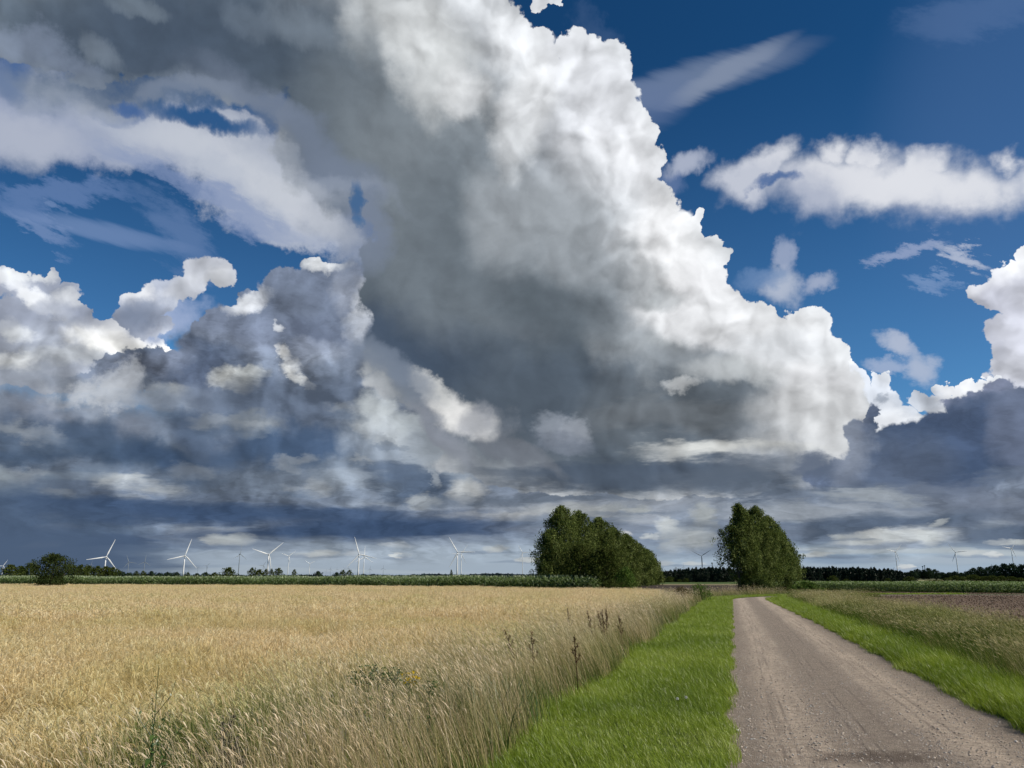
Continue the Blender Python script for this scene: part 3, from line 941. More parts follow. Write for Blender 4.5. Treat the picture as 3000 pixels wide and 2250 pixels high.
def gravel_mat():
    m = Mat('gravel')
    p = m.pos()
    # along / across coordinates of the road
    sx_ = m.n('ShaderNodeSeparateXYZ'); m.l(p, sx_.inputs[0])
    X, Y = sx_.outputs[0], sx_.outputs[1]
    along = m.math('ADD', m.math('MULTIPLY', X, SA), m.math('MULTIPLY', Y, CA))
    across = m.math('SUBTRACT', m.math('MULTIPLY', X, CA), m.math('MULTIPLY', Y, SA))
    n1 = m.noise(p, 42.0, 5, 0.72)
    n2 = m.noise(p, 1.1, 5, 0.6)
    n3 = m.noise(p, 170.0, 3, 0.7)
    vo = m.n('ShaderNodeTexVoronoi', feature='F1'); m.l(p, vo.inputs['Vector']); vo.inputs['Scale'].default_value = 75.0
    col = m.mix(m.ramp(n1, [(.32, (0, 0, 0)), (.68, (1, 1, 1))]), (0.19, 0.155, 0.123), (0.50, 0.415, 0.33))
    col = m.mix(m.ramp(n2, [(.38, (0, 0, 0)), (.62, (.55, .55, .55))]), col, (0.34, 0.285, 0.23))
    col = m.mix(m.ramp(n3, [(.3, (.6, .6, .6)), (.5, (0, 0, 0))]), col, (0.10, 0.08, 0.07))
    col = m.mix(m.ramp(n3, [(.56, (0, 0, 0)), (.72, (.6, .6, .6))]), col, (0.58, 0.50, 0.43))
    # wheel tracks: paler packed ruts, long streaks along the road
    cx = m.n('ShaderNodeCombineXYZ'); m.l(m.math('MULTIPLY', across, 3.2), cx.inputs[0]); m.l(m.math('MULTIPLY', along, 0.16), cx.inputs[1])
    streak = m.noise(cx.outputs[0], 2.0, 5, 0.6)
    rut = None
    w = m.math('ADD', across, m.math('MULTIPLY', m.math('SUBTRACT', m.noise(p, 0.25, 2), 0.5), 0.5))
    for c0 in (0.55, 2.15):
        d = m.math('ABSOLUTE', m.math('SUBTRACT', w, c0))
        r = m.n('ShaderNodeMapRange', interpolation_type='SMOOTHSTEP'); m.l(d, r.inputs[0])
        r.inputs[1].default_value = 0.55; r.inputs[2].default_value = 0.1
        rut = r.outputs[0] if rut is None else m.math('MAXIMUM', rut, r.outputs[0])
    rutf = m.math('MULTIPLY', rut, m.ramp(streak, [(.3, (.25, .25, .25)), (.65, (.95, .95, .95))]))
    col = m.mix(rutf, col, (0.62, 0.51, 0.40))
    # tyre tread: narrow pairs of darker grooves that wander a little
    tread = None
    wav = m.math('MULTIPLY', m.math('SINE', m.math('MULTIPLY', along, 0.16)), 0.07)
    for c0, wd in ((0.42, .016), (0.55, .014), (1.17, .016), (1.30, .014), (1.55, .020), (2.05, .018), (2.2, .014)):
        d = m.math('ABSOLUTE', m.math('SUBTRACT', m.math('ADD', across, wav), c0))
        r = m.n('ShaderNodeMapRange'); m.l(d, r.inputs[0])
        r.inputs[1].default_value = wd * 1.7; r.inputs[2].default_value = wd * .5
        tread = r.outputs[0] if tread is None else m.math('MAXIMUM', tread, r.outputs[0])
    brk = m.ramp(m.noise(p, 0.7, 3), [(.42, (0, 0, 0)), (.56, (1, 1, 1))])
    tread = m.math('MULTIPLY', tread, brk)
    # lugs of a tractor tyre in places
    lug = m.math('GREATER_THAN', m.math('SINE', m.math('ADD', m.math('MULTIPLY', along, 46.0), m.math('MULTIPLY', across, 30.0))), 0.35)
    lw = m.n('ShaderNodeMapRange'); m.l(m.math('ABSOLUTE', m.math('SUBTRACT', m.math('ADD', across, wav), 1.38)), lw.inputs[0])
    lw.inputs[1].default_value = 0.15; lw.inputs[2].default_value = 0.11
    lug = m.math('MULTIPLY', m.math('MULTIPLY', lug, lw.outputs[0]), m.ramp(m.noise(p, 0.45, 2), [(.5, (0, 0, 0)), (.6, (.7, .7, .7))]))
    col = m.mix(m.math('MULTIPLY', tread, 0.34), col, (0.14, 0.11, 0.095))
    col = m.mix(m.ramp(m.noise(p, 11.0, 6, 0.75), [(.38, (.42, .42, .42)), (.58, (0, 0, 0))]), col, (0.15, 0.12, 0.10))
    col = m.mix(m.ramp(vo.outputs['Color'], [(.86, (0, 0, 0)), (.9, (.6, .6, .6))]), col, (0.50, 0.46, 0.42))
    # a damp hollow
    hx, hy, _ = st(8.1, 1.15)
    dv = m.n('ShaderNodeVectorMath', operation='SUBTRACT'); m.l(p, dv.inputs[0]); dv.inputs[1].default_value = (hx, hy, 0)
    dl = m.n('ShaderNodeVectorMath', operation='MULTIPLY'); m.l(dv.outputs[0], dl.inputs[0]); dl.inputs[1].default_value = (1.25, 2.6, 0)
    ll = m.n('ShaderNodeVectorMath', operation='LENGTH'); m.l(dl.outputs[0], ll.inputs[0])
    hol = m.math('ADD', ll.outputs['Value'], m.math('MULTIPLY', m.math('SUBTRACT', m.noise(p, 4.0, 4), 0.5), 1.6))
    hr = m.n('ShaderNodeMapRange', interpolation_type='SMOOTHSTEP'); m.l(hol, hr.inputs[0]); hr.inputs[1].default_value = 1.0; hr.inputs[2].default_value = .15
    col = m.mix(m.math('MULTIPLY', hr.outputs[0], 0.8), col, (0.13, 0.10, 0.08))
    h = m.math('ADD', m.math('MULTIPLY', n1, 0.7), m.math('MULTIPLY', n3, 0.35))
    h = m.math('SUBTRACT', h, m.math('MULTIPLY', vo.outputs['Distance'], 0.5))
    h = m.math('SUBTRACT', h, m.math('MULTIPLY', tread, 0.16))
    h = m.math('SUBTRACT', h, m.math('MULTIPLY', lug, 0.5))
    return m.surface(col, 0.95, 0.15, h, 1.0, 0.034)
strip('gravel_road', -3, 150, 0.25, [(lambda s: RL - 0.10 + wob(s, 0), 0.0), (0.55, 0.012), (1.36, 0.03), (2.15, 0.012), (lambda s: RR + 0.12 - far_in(s) + wob(s, 3), 0.0)],
      gravel_mat(), 'pinkish brown gravel farm road with tyre tracks', 'road', zoff=0.012)
turf = soil_mat('turf', (0.045, 0.075, 0.02), (0.06, 0.08, 0.025), 1.5, 20.0)
thatch = soil_mat('thatch', (0.13, 0.11, 0.055), (0.09, 0.09, 0.04), 1.5, 20.0)
strip('left_verge', -3, 130, 0.5, [(-2.5, 0.03), (-1.4, 0.05), (-0.5, 0.05), (lambda s: RL - .02 + wob(s, 0), 0.020)], turf, 'mown turf strip left of the gravel road', 'verge')
strip('left_bank', -3, 80, 0.5, [(-4.6, 0.008), (-3.6, 0.03), (-2.49, 0.028)], thatch, 'bank of old grass between turf and grain', 'verge')
strip('right_verge', -3, 75, 0.5, [(lambda s: RR + .02 - far_in(s) + wob(s, 3), 0.020), (3.15, 0.10), (3.8, 0.13), (4.6, 0.10)], turf, 'raised turf strip right of the gravel road', 'verge')
strip('right_bank', -3, 75, 0.5, [(4.59, 0.098), (6.2, 0.05), (7.9, 0.008)], thatch, 'bank of old grass between turf and brown field', 'verge')

# ------------------------------------------------------------------ blades, stalks and plants
def ribbon(paths, widths, side, tint):
    """paths (n, k, 3), widths (n, k), side (n, 3): flat tapering ribbons -> verts, quads, tints"""
    n, k, _ = paths.shape
    w = widths[:, :, None] * 0.5 * side[:, None, :]
    v = np.stack([paths - w, paths + w], axis=2).reshape(n * k * 2, 3)
    base = (np.arange(n) * k * 2)[:, None]
    q = []
    for i in range(k - 1):
        a = base + 2 * i
        q.append(np.concatenate([a, a + 1, a + 3, a + 2], axis=1))
    tt = np.asarray(tint, float)
    tt = np.repeat(tt, k * 2) if tt.ndim == 1 else np.repeat(tt.reshape(-1), 2)
    return v, np.concatenate(q, axis=0), tt
def join(parts):
    vs, fs, ts, o = [], [], [], 0
    for v, f, t in parts:
        vs.append(v); fs.append(f + o); ts.append(t); o += len(v)
    return np.concatenate(vs), np.concatenate(fs), np.concatenate(ts)
def rand(a, b, n): return rng.uniform(a, b, n)

def blades(xy, z0, h, w, lean, lean_dir, tint, k=4, curl=1.0, shade=0.0):
    """grass blades at xy: height h, width w, tip pushed `lean` metres in lean_dir"""
    n = len(xy)
    u = np.linspace(0, 1, k)[None, :]
    p = np.zeros((n, k, 3))
    off = lean[:, None] * u ** (1 + curl)
    p[:, :, 0] = xy[:, 0:1] + off * np.cos(lean_dir)[:, None]
    p[:, :, 1] = xy[:, 1:2] + off * np.sin(lean_dir)[:, None]
    p[:, :, 2] = (z0 if np.isscalar(z0) else z0[:, None]) + np.sqrt(np.maximum(h[:, None] ** 2 * u ** 2 - off ** 2 * 0.6, (h[:, None] * u * 0.35) ** 2))
    a = rng.uniform(0, np.pi, n)
    side = np.stack([np.cos(a), np.sin(a), np.zeros(n)], axis=1)
    wd = w[:, None] * np.clip(1.15 - u ** 1.5, 0.06, 1)
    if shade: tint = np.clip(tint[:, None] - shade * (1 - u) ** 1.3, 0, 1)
    return ribbon(p, wd, side, tint)

def scatter_strip(s0, s1, t0, t1, density):
    """density(s) per square metre -> s, t arrays"""
    out_s, out_t = [], []
    s = s0
    while s < s1:
        ds = min(1.0 + s * 0.05, s1 - s)
        n = rng.poisson(density(s) * ds * (t1 - t0))
        out_s.append(rand(s, s + ds, n)); out_t.append(rand(t0, t1, n))
        s += ds
    return np.concatenate(out_s), np.concatenate(out_t)
def to_xy(s, t):
    # vectorised road frame, following the bend
    a = np.clip((s - BS) / BR, 0, math.radians(78))
    rest = np.maximum(s - BS - BR * a, 0)
    cs = np.where(s <= BS, s, BS + BR * np.sin(a) + rest * np.cos(a))
    ct = np.where(s <= BS, 0, BR * (1 - np.cos(a)) + rest * np.sin(a))
    tc_ = 1.36
    S_ = cs - (t - tc_) * np.sin(a); T_ = ct + tc_ + (t - tc_) * np.cos(a)
    return np.stack([S_ * SA + T_ * CA, S_ * CA - T_ * SA], axis=1)
def vnoise(xy, scale, seed=0):
    """cheap smooth value noise 0..1"""
    r = np.random.default_rng(seed)
    tab = r.random((64, 64))
    q = xy * scale + 1000.0
    i = np.floor(q).astype(int); f = q - i; f = f * f * (3 - 2 * f)
    i0, j0 = i[:, 0] % 64, i[:, 1] % 64; i1, j1 = (i0 + 1) % 64, (j0 + 1) % 64
    return (tab[i0, j0] * (1 - f[:, 0]) * (1 - f[:, 1]) + tab[i1, j0] * f[:, 0] * (1 - f[:, 1]) +
            tab[i0, j1] * (1 - f[:, 0]) * f[:, 1] + tab[i1, j1] * f[:, 0] * f[:, 1])
ROADDIR = math.pi / 2 - ROAD_AZ          # angle of +s in the xy plane
LEFT = ROADDIR + math.pi / 2             # towards -t

# --- short green grass of the verges
def turf_blades(name, s0, s1, t0, t1, zf, mat, label, hmul=1.0, edge=None):
    s, t = scatter_strip(s0, s1, t0, t1, lambda q: 4000 if q < 9 else max(4000 * (9 / q) ** 1.25, 200))
    if edge is not None:
        keep = edge(s, t); s, t = s[keep], t[keep]
    xy = to_xy(s, t)
    n = len(s)
    big = np.maximum(1.0, (s / 9.0) ** 0.62)
    patch = vnoise(xy, 1.3, 3) * 0.6 + vnoise(xy, 4.0, 5) * 0.4
    fade = np.clip(1.3 - s / 30.0, 0.25, 1.0)
    patch = 0.5 + (patch - 0.5) * fade
    h = rand(0.05, 0.13, n) * (0.55 + 0.95 * patch) * hmul * (1 + 0.15 * (big - 1))
    w = rand(0.003, 0.0052, n) * big
    ld = LEFT + rng.normal(0.2, 0.9, n)
    tint = np.clip(0.5 * (0.5 + (vnoise(xy, 0.9, 9) - 0.5) * fade) + 0.42 * rng.random(n) + (rng.random(n) < 0.025) * 0.4, 0, 1)
    v, f, tt = blades(xy, zf(t), h, w, h * rand(0.25, 0.95, n), ld, tint, k=4)
    o = obj(name, mesh_from(name, v, f, mat, tt))
    return tag(o, label, 'grass', kind='stuff')
green = blades_mat('green_grass', [(0.075, 0.122, 0.010), (0.175, 0.258, 0.018), (0.29, 0.375, 0.034), (0.54, 0.56, 0.21)], trans=0.42, gloss=0.04)
turf_blades('verge_grass', 4.2, 96, -2.6, -0.02, lambda t: np.full(len(t), 0.03), green, 'short bright green grass left of the gravel road',
            edge=lambda s, t: (t < RL + 0.04 + 0.05 * np.sin(s * 1.7) + .035 * np.sin(s * 4.3) + rng.normal(0, .035, len(s))) & (t > -2.15 - 0.25 * np.sin(s * 0.8) - rng.exponential(.12, len(s))))
turf_blades('verge_grass', 7.5, 78, 2.15, 5.3, lambda t: np.clip((t - 2.85) * 0.35, 0.0, 0.12), green, 'thick bright green grass on the bank right of the gravel road', hmul=1.3,
            edge=lambda s, t: (t > RR - 0.02 - 0.65 * np.clip((s - 30) / 40.0, 0, 1) + 0.05 * np.sin(s * 1.7 + 3) + .035 * np.sin(s * 4.3 + 6) + .10 * (vnoise(np.stack([s * 2.2, t], 1), 1.0, 97) - .5) + rng.normal(0, .045, len(s))) & (t < 3.95 + 0.2 * np.sin(s * 0.7) + rng.exponential(.3, len(s))))

# --- tall dry grass on the banks
def dry_stalks(name, s0, s1, t0, t1, dens, mat, label, height, lean_mu, zf=0.02, keep=None, heads=True, greenish=0.0, lay=LEFT):
    s, t = scatter_strip(s0, s1, t0, t1, dens)
    if keep is not None:
        k_ = keep(s, t); s, t = s[k_], t[k_]
    xy = to_xy(s, t); n = len(s)
    clump = vnoise(xy, 0.8, 21) * 0.6 + vnoise(xy, 2.3, 22) * 0.4
    big = np.maximum(1.0, (s / 9.0) ** 0.62)
    h = height * (0.45 + 0.75 * clump) * rand(0.7, 1.15, n)
    leaf = rng.random(n) < 0.62
    h = np.where(leaf, h * 0.62, h)
    w = np.where(leaf, rand(0.0035, 0.006, n), rand(0.0018, 0.003, n)) * big
    ld = lay + rng.normal(0, 0.42, n) + (vnoise(xy, 0.5, 30) - .5) * 1.4
    lean = h * np.clip(rng.normal(lean_mu, 0.22, n), 0.02, 0.95)
    tint = np.clip(0.60 + 0.35 * (clump - 0.5) * 2 + rng.normal(0, 0.22, n) + (0.75 * (vnoise(xy, 0.45, 77) - .42) if t0 > 0 else 0) - greenish * (leaf * 0.5) - greenish * .45 * vnoise(xy, 0.6, 44)
                   - (greenish * .55 * np.clip((-t - 3.1) / 1.0, 0, 1) * np.clip(1.6 - s / 14.0, 0, 1) if t0 < 0 else 0.0), 0, 1)
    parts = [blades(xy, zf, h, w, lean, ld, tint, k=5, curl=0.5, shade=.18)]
    if heads:
        q = ~leaf
        m_ = q.sum()
        hx = xy[q] + (lean[q] * 0.97)[:, None] * np.stack([np.cos(ld[q]), np.sin(ld[q])], 1)
        hz = zf + np.sqrt(np.maximum(h[q] ** 2 - lean[q] ** 2 * .6, (h[q] * .35) ** 2)) - 0.03
        hl = rand(0.05, 0.12, m_)
        p = np.zeros((m_, 3, 3))
        for i, u in enumerate((0, .5, 1)):
            p[:, i, 0] = hx[:, 0] + hl * u * (0.25 + lean[q] / h[q]) * np.cos(ld[q])
            p[:, i, 1] = hx[:, 1] + hl * u * (0.25 + lean[q] / h[q]) * np.sin(ld[q])
            p[:, i, 2] = hz + hl * u * (0.9 - .5 * u)
        a = rng.uniform(0, np.pi, m_)
        side = np.stack([np.cos(a), np.sin(a), np.zeros(m_)], 1)
        wd = (rand(0.004, 0.008, m_) * big[q])[:, None] * np.array([[.4, 1, .15]])
        parts.append(ribbon(p, wd, side, np.clip(rand(.55, 1, m_), 0, 1)))
    v, f, tt = join(parts)
    return tag(obj(name, mesh_from(name, v, f, mat, tt)), label, 'grass', kind='stuff')
dry = blades_mat('dry_grass', [(0.085, 0.135, 0.024), (0.21, 0.21, 0.065), (0.44, 0.345, 0.175), (0.70, 0.545, 0.35), (0.92, 0.78, 0.58)],
                 patch=(0.70, 0.84, 0.55), patch_scale=0.4, trans=0.35, gloss=0.02, lo=.48, hi=.66)
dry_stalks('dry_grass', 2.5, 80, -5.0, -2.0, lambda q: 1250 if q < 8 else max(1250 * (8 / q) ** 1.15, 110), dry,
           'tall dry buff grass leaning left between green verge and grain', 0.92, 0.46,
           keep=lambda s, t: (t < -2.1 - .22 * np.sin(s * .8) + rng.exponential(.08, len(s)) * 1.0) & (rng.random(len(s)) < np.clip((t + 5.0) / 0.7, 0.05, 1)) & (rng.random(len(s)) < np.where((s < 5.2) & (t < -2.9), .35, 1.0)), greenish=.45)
mixed = blades_mat('mixed_grass', [(0.06, 0.10, 0.018), (0.14, 0.155, 0.04), (0.27, 0.225, 0.10), (0.46, 0.36, 0.20), (0.68, 0.56, 0.38)],
                   patch=(0.75, 0.95, 0.6), patch_scale=0.5, trans=0.3, gloss=0.0)
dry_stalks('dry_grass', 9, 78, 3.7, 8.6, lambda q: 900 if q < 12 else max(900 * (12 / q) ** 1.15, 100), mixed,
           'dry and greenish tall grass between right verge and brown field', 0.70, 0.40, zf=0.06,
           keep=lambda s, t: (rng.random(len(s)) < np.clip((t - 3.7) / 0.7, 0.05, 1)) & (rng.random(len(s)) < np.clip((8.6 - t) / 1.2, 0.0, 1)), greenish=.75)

# --- instanced clumps
def pick_instances(name, pts, rots, scls, idx, sources, label, cat):
    me = bpy.data.meshes.new(name)
    n = len(pts)
    me.vertices.add(n); me.vertices.foreach_set('co', np.asarray(pts, dtype=np.float32).ravel())
    a = me.attributes.new('turn', 'FLOAT_VECTOR', 'POINT'); a.data.foreach_set('vector', np.asarray(rots, dtype=np.float32).ravel())
    a = me.attributes.new('size', 'FLOAT_VECTOR', 'POINT'); a.data.foreach_set('vector', np.asarray(scls, dtype=np.float32).ravel())
    a = me.attributes.new('which', 'INT', 'POINT'); a.data.foreach_set('value', np.asarray(idx, dtype=np.int32))
    o = obj(name, me)
    bag = bpy.data.collections.new(name + '_clumps')
    for i, s_ in enumerate(sources):
        bag.objects.link(bpy.data.objects.new('%s_clump_%02d' % (name, i), s_))
    g = bpy.data.node_groups.new(name + '_planting', 'GeometryNodeTree')
    g.interface.new_socket('Geometry', in_out='INPUT', socket_type='NodeSocketGeometry')
    g.interface.new_socket('Geometry', in_out='OUTPUT', socket_type='NodeSocketGeometry')
    def gn(k): return g.nodes.new(k)
    gi, go = gn('NodeGroupInput'), gn('NodeGroupOutput')
    ci = gn('GeometryNodeCollectionInfo'); ci.inputs['Collection'].default_value = bag
    ci.inputs['Separate Children'].default_value = True; ci.inputs['Reset Children'].default_value = True
    iop = gn('GeometryNodeInstanceOnPoints'); iop.inputs['Pick Instance'].default_value = True
    def named(nm, ty):
        x = gn('GeometryNodeInputNamedAttribute'); x.data_type = ty; x.inputs[0].default_value = nm
        return [q for q in x.outputs if q.enabled and q.name == 'Attribute'][0]
    g.links.new(gi.outputs[0], iop.inputs['Points'])
    g.links.new(ci.outputs[0], iop.inputs['Instance'])
    g.links.new(named('which', 'INT'), iop.inputs['Instance Index'])
    g.links.new(named('turn', 'FLOAT_VECTOR'), iop.inputs['Rotation'])
    g.links.new(named('size', 'FLOAT_VECTOR'), iop.inputs['Scale'])
    g.links.new(iop.outputs[0], go.inputs[0])
    md = o.modifiers.new('planting', 'NODES'); md.node_group = g
    return tag(o, label, cat, kind='stuff')

straw = blades_mat('ripe_grain', [(0.26, 0.19, 0.085), (0.54, 0.415, 0.20), (0.74, 0.575, 0.305), (0.89, 0.725, 0.43), (0.97, 0.86, 0.60)],
                   patch=(0.84, 0.90, 0.72), patch_scale=0.35, trans=0.42, gloss=0.02, lo=.45, hi=.7)
def grain_clump(n, radius, hgt, droop, wind, wide=1.0, lodged=0.0):
    """a tuft of ripe barley: stem, a few withered leaves, nodding bearded ear"""
    parts = []
    r = radius * np.sqrt(rng.random(n)); a = rng.uniform(0, 2 * np.pi, n)
    xy = np.stack([r * np.cos(a), r * np.sin(a)], 1)
    h = hgt * rand(0.78, 1.08, n)
    ld = wind + rng.normal(0, 1.7, n)
    lean = h * np.clip(rng.normal(0.18 + lodged, 0.12, n), 0.02, 0.9)
    d = np.stack([np.cos(ld), np.sin(ld)], 1)
    top = np.concatenate([xy + lean[:, None] * d, np.sqrt(np.maximum(h ** 2 - lean ** 2, .02))[:, None]], 1)
    mid = np.concatenate([xy + lean[:, None] * d * 0.3, (top[:, 2] * 0.55)[:, None]], 1)
    root = np.concatenate([xy, np.zeros((n, 1))], 1)
    sa_ = rng.uniform(0, np.pi, n); side = np.stack([np.cos(sa_), np.sin(sa_), np.zeros(n)], 1)
    st_t = rand(0.25, 0.65, n)
    parts.append(ribbon(np.stack([root, mid, top], 1), np.full((n, 3), 0.0032 * wide), side, st_t))
    # ear: bends over at the tip of the stem
    L = rand(0.07, 0.10, n)
    th = rng.normal(droop, 0.35, n)          # angle from upright
    e = np.zeros((n, 4, 3)); e[:, 0] = top
    ang = np.clip(th * 0.5, 0, 2.6)
    for i in range(1, 4):
        stepv = np.concatenate([np.sin(ang)[:, None] * d, np.cos(ang)[:, None]], 1)
        e[:, i] = e[:, i - 1] + stepv * (L / 3)[:, None]
        ang = ang + th * 0.33
    wd = np.array([[0.006, 0.011, 0.011, 0.004]]) * wide * np.ones((n, 1))
    et = rand(0.5, 1.0, n)
    parts.append(ribbon(e, wd, side, et))
    side2 = np.cross(side, np.array([0, 0, 1.0])) * 0.8 + np.array([0, 0, .3])
    parts.append(ribbon(e, wd * 0.8, side2, et))
    # beard
    for j in range(3):
        aw = np.zeros((n, 2, 3)); aw[:, 0] = e[:, 2]
        spread = rng.normal(0, 0.045, (n, 3))
        tip = np.concatenate([np.sin(ang)[:, None] * d, np.cos(ang)[:, None]], 1) * rand(0.09, 0.14, n)[:, None]
        aw[:, 1] = e[:, 2] + tip + spread
        parts.append(ribbon(aw, np.array([[0.0035, 0.001]]) * wide * np.ones((n, 1)), side, np.clip(et + .12, 0, 1)))
    # leaves
    m_ = n
    lr = rng.uniform(0, 2 * np.pi, m_)
    p0 = mid.copy(); ll = rand(.08, .18, m_)
    lp = np.stack([p0, p0 + np.stack([np.cos(lr) * ll * .6, np.sin(lr) * ll * .6, ll * .25], 1), p0 + np.stack([np.cos(lr) * ll, np.sin(lr) * ll, -ll * .3], 1)], 1)
    parts.append(ribbon(lp, np.array([[.006, .008, .001]]) * wide * np.ones((m_, 1)), np.cross(np.stack([np.cos(lr), np.sin(lr), np.zeros(m_)], 1), [0, 0, 1.]), rand(0.2, .65, m_)))
    return join(parts)
def in_poly(xy, poly):
    poly = np.asarray(poly); x, y = xy[:, 0], xy[:, 1]
    inside = np.zeros(len(xy), bool); j = len(poly) - 1
    for i in range(len(poly)):
        xi, yi = poly[i]; xj, yj = poly[j]
        c = ((yi > y) != (yj > y)) & (x < (xj - xi) * (y - yi) / (yj - yi + 1e-12) + xi)
        inside ^= c; j = i
    return inside
def scatter_fan(a0, a1, r0, r1, density, rstep=1.15):
    """points in a sector seen from the camera: azimuth a0..a1 degrees, distance r0..r1"""
    out = []
    r = r0
    while r < r1:
        q = min(r * rstep, r1)
        area = 0.5 * math.radians(a1 - a0) * (q * q - r * r)
        n = rng.poisson(density(r) * area)
        rr = np.sqrt(rand(r * r, q * q, n)); aa = np.radians(rand(a0, a1, n))
        out.append(np.stack([rr * np.sin(aa), rr * np.cos(aa)], 1))
        r = q
    return np.concatenate(out)
WIND = math.radians(200)       # heads nod mostly away to the left
tufts = []
for i in range(6):  tufts.append(mesh_from('grain_near', *(lambda j: (j[0], j[1], straw, j[2]))(grain_clump(15, 0.15, 0.60, 2.0, WIND))))
for i in range(3):  tufts.append(mesh_from('grain_lodged', *(lambda j: (j[0], j[1], straw, j[2]))(grain_clump(16, 0.17, 0.70, 1.4, WIND + rng.normal(0, 1.5), lodged=0.65))))
for i in range(5):  tufts.append(mesh_from('grain_far', *(lambda j: (j[0], j[1], straw, j[2]))(grain_clump(18, 0.32, 0.70, 1.8, WIND, wide=2.1))))
near = scatter_fan(-42, 20, 2.6, 22, lambda r: 38)
far = scatter_fan(-40, 20, 22, 135, lambda r: 9.0 if r < 50 else 4.8)
def grain_pts():
    P_, Rr, Sc, Ix = [], [], [], []
    for arr, is_near in ((near, True), (far, False)):
        arr = arr[in_poly(arr, WHEAT)]
        n = len(arr)
        wob_h = 0.88 + 0.22 * vnoise(arr, 0.25, 51) * 0.6 + 0.16 * vnoise(arr, 1.1, 52)
        lod = vnoise(arr, 0.55, 53) * .6 + vnoise(arr, 1.4, 54) * .4
        d = np.hypot(arr[:, 0], arr[:, 1])
        s_, t_ = arr[:, 0] * SA + arr[:, 1] * CA, arr[:, 0] * CA - arr[:, 1] * SA
        edge = np.exp(-((t_ + 5.2) / 0.9) ** 2)
        if is_near:
            lodged = (lod + edge * .22 > 0.60)
            ix = np.where(lodged, rng.integers(6, 9, n), rng.integers(0, 6, n))
        else:
            lodged = np.zeros(n, bool); ix = rng.integers(9, 14, n)
        rz = np.where(lodged, (vnoise(arr, .8, 60) - .5) * 5, rng.normal(0, 0.7, n))
        tilt = rng.normal(0, 0.07, (n, 2)) * (3.0 if is_near else 1.0)
        tilt[:, 0] *= 1
        P_.append(np.concatenate([arr, np.zeros((n, 1))], 1))
        Rr.append(np.stack([tilt[:, 0] * .5, tilt[:, 1] * .5, rz], 1))
        k = rand(.9, 1.1, n) * wob_h
        Sc.append(np.stack([np.ones(n), np.ones(n), k], 1)); Ix.append(ix)
    return np.concatenate(P_), np.concatenate(Rr), np.concatenate(Sc), np.concatenate(Ix)
P_, Rr, Sc, Ix = grain_pts()
print('grain clumps', len(P_))
pick_instances('grain_crop', P_, Rr, Sc, Ix, tufts, 'ripe golden grain crop with nodding bearded ears filling the left field', 'grain')
# ------------------------------------------------------------------ trees
def unproject(x, y, z):
    d = direction(x, y); k = (z - EYE) / d.z
    return (d.x * k, d.y * k)
def leaf_faces(c, size, flat=0.0, up=0.0):
    """random little kites centred on c (n,3)"""
    n = len(c)
    a = rng.normal(0, 1, (n, 3)); a[:, 2] += up; a /= np.linalg.norm(a, axis=1)[:, None]
    b = rng.normal(0, 1, (n, 3)); b -= (b * a).sum(1)[:, None] * a; b /= np.linalg.norm(b, axis=1)[:, None]
    s = size if not np.isscalar(size) else np.full(n, size)
    s = (s * rand(0.7, 1.3, n))[:, None]
    v = np.stack([c - a * s * .6, c + b * s * .34, c + a * s * .6, c - b * s * .34], axis=1).reshape(-1, 3)
    f = (np.arange(n) * 4)[:, None] + np.arange(4)[None, :]
    return v, f
def crown_mesh(name, mat, h, hw, base, n_cl, per, leaf, prof, off=(0, 0), cl_r=0.5, rag=0.25, seed=1, tips=0.0):
    """foliage: clumps of leaf-sized faces spread through a volume of revolution with a ragged outline"""
    r_ = np.random.default_rng(seed)
    u = r_.random(n_cl)
    ang = r_.uniform(0, 2 * np.pi, n_cl)
    lob = 1 + rag * np.sin(3 * ang + 9 * u + seed) * .6 + rag * r_.normal(0, .55, n_cl)
    rad = prof(u) * hw * lob * (r_.random(n_cl) ** 0.42)
    ox, oy = off
    c = np.stack([ox * u + rad * np.cos(ang), oy * u + rad * np.sin(ang), base + (h - base) * u * 0.97], 1)
    cr = cl_r * r_.uniform(0.55, 1.25, n_cl) * (0.6 + .5 * prof(u))
    ct = r_.uniform(0, 1, n_cl)
    k = np.repeat(np.arange(n_cl), per)
    g = r_.normal(0, 1, (len(k), 3)); g /= np.linalg.norm(g, axis=1)[:, None]
    g *= (r_.random(len(k)) ** 0.4)[:, None]
    if tips > .65: g[:, :2] *= .85
    g[:, 2] *= 0.9 + .6 * tips
    if tips: g[:, 2] += 0.35 * tips
    p = c[k] + g * cr[k][:, None]
    p[:, 2] = np.maximum(p[:, 2], 0.05)
    v, f = leaf_faces(p, leaf, up=tips)
    tint = np.clip(0.72 * ct[k] + 0.28 * r_.random(len(k)), 0, 1)
    return mesh_from(name, v, f, mat, np.repeat(tint, 4))
def tube(path, radii, sides=8):
    """tapered limb along path -> verts, faces"""
    path = [Vector(p) for p in path]
    v, f = [], []
    for i, p in enumerate(path):
        d = (path[min(i + 1, len(path) - 1)] - path[max(i - 1, 0)]).normalized()
        q = d.to_track_quat('Z', 'Y')
        for j in range(sides):
            a = 2 * math.pi * j / sides
            v.append(p + q @ Vector((math.cos(a) * radii[i], math.sin(a) * radii[i], 0)))
    for i in range(len(path) - 1):
        for j in range(sides):
            a, b = i * sides + j, i * sides + (j + 1) % sides
            f.append([a, b, b + sides, a + sides])
    f.append(list(range(sides))[::-1]); f.append([len(v) - sides + j for j in range(sides)])
    return v, f
def merge(parts):
    v, f = [], []
    for pv, pf in parts:
        o = len(v); v += [tuple(p) for p in pv]; f += [[i + o for i in q] for q in pf]
    return v, f
bark = None
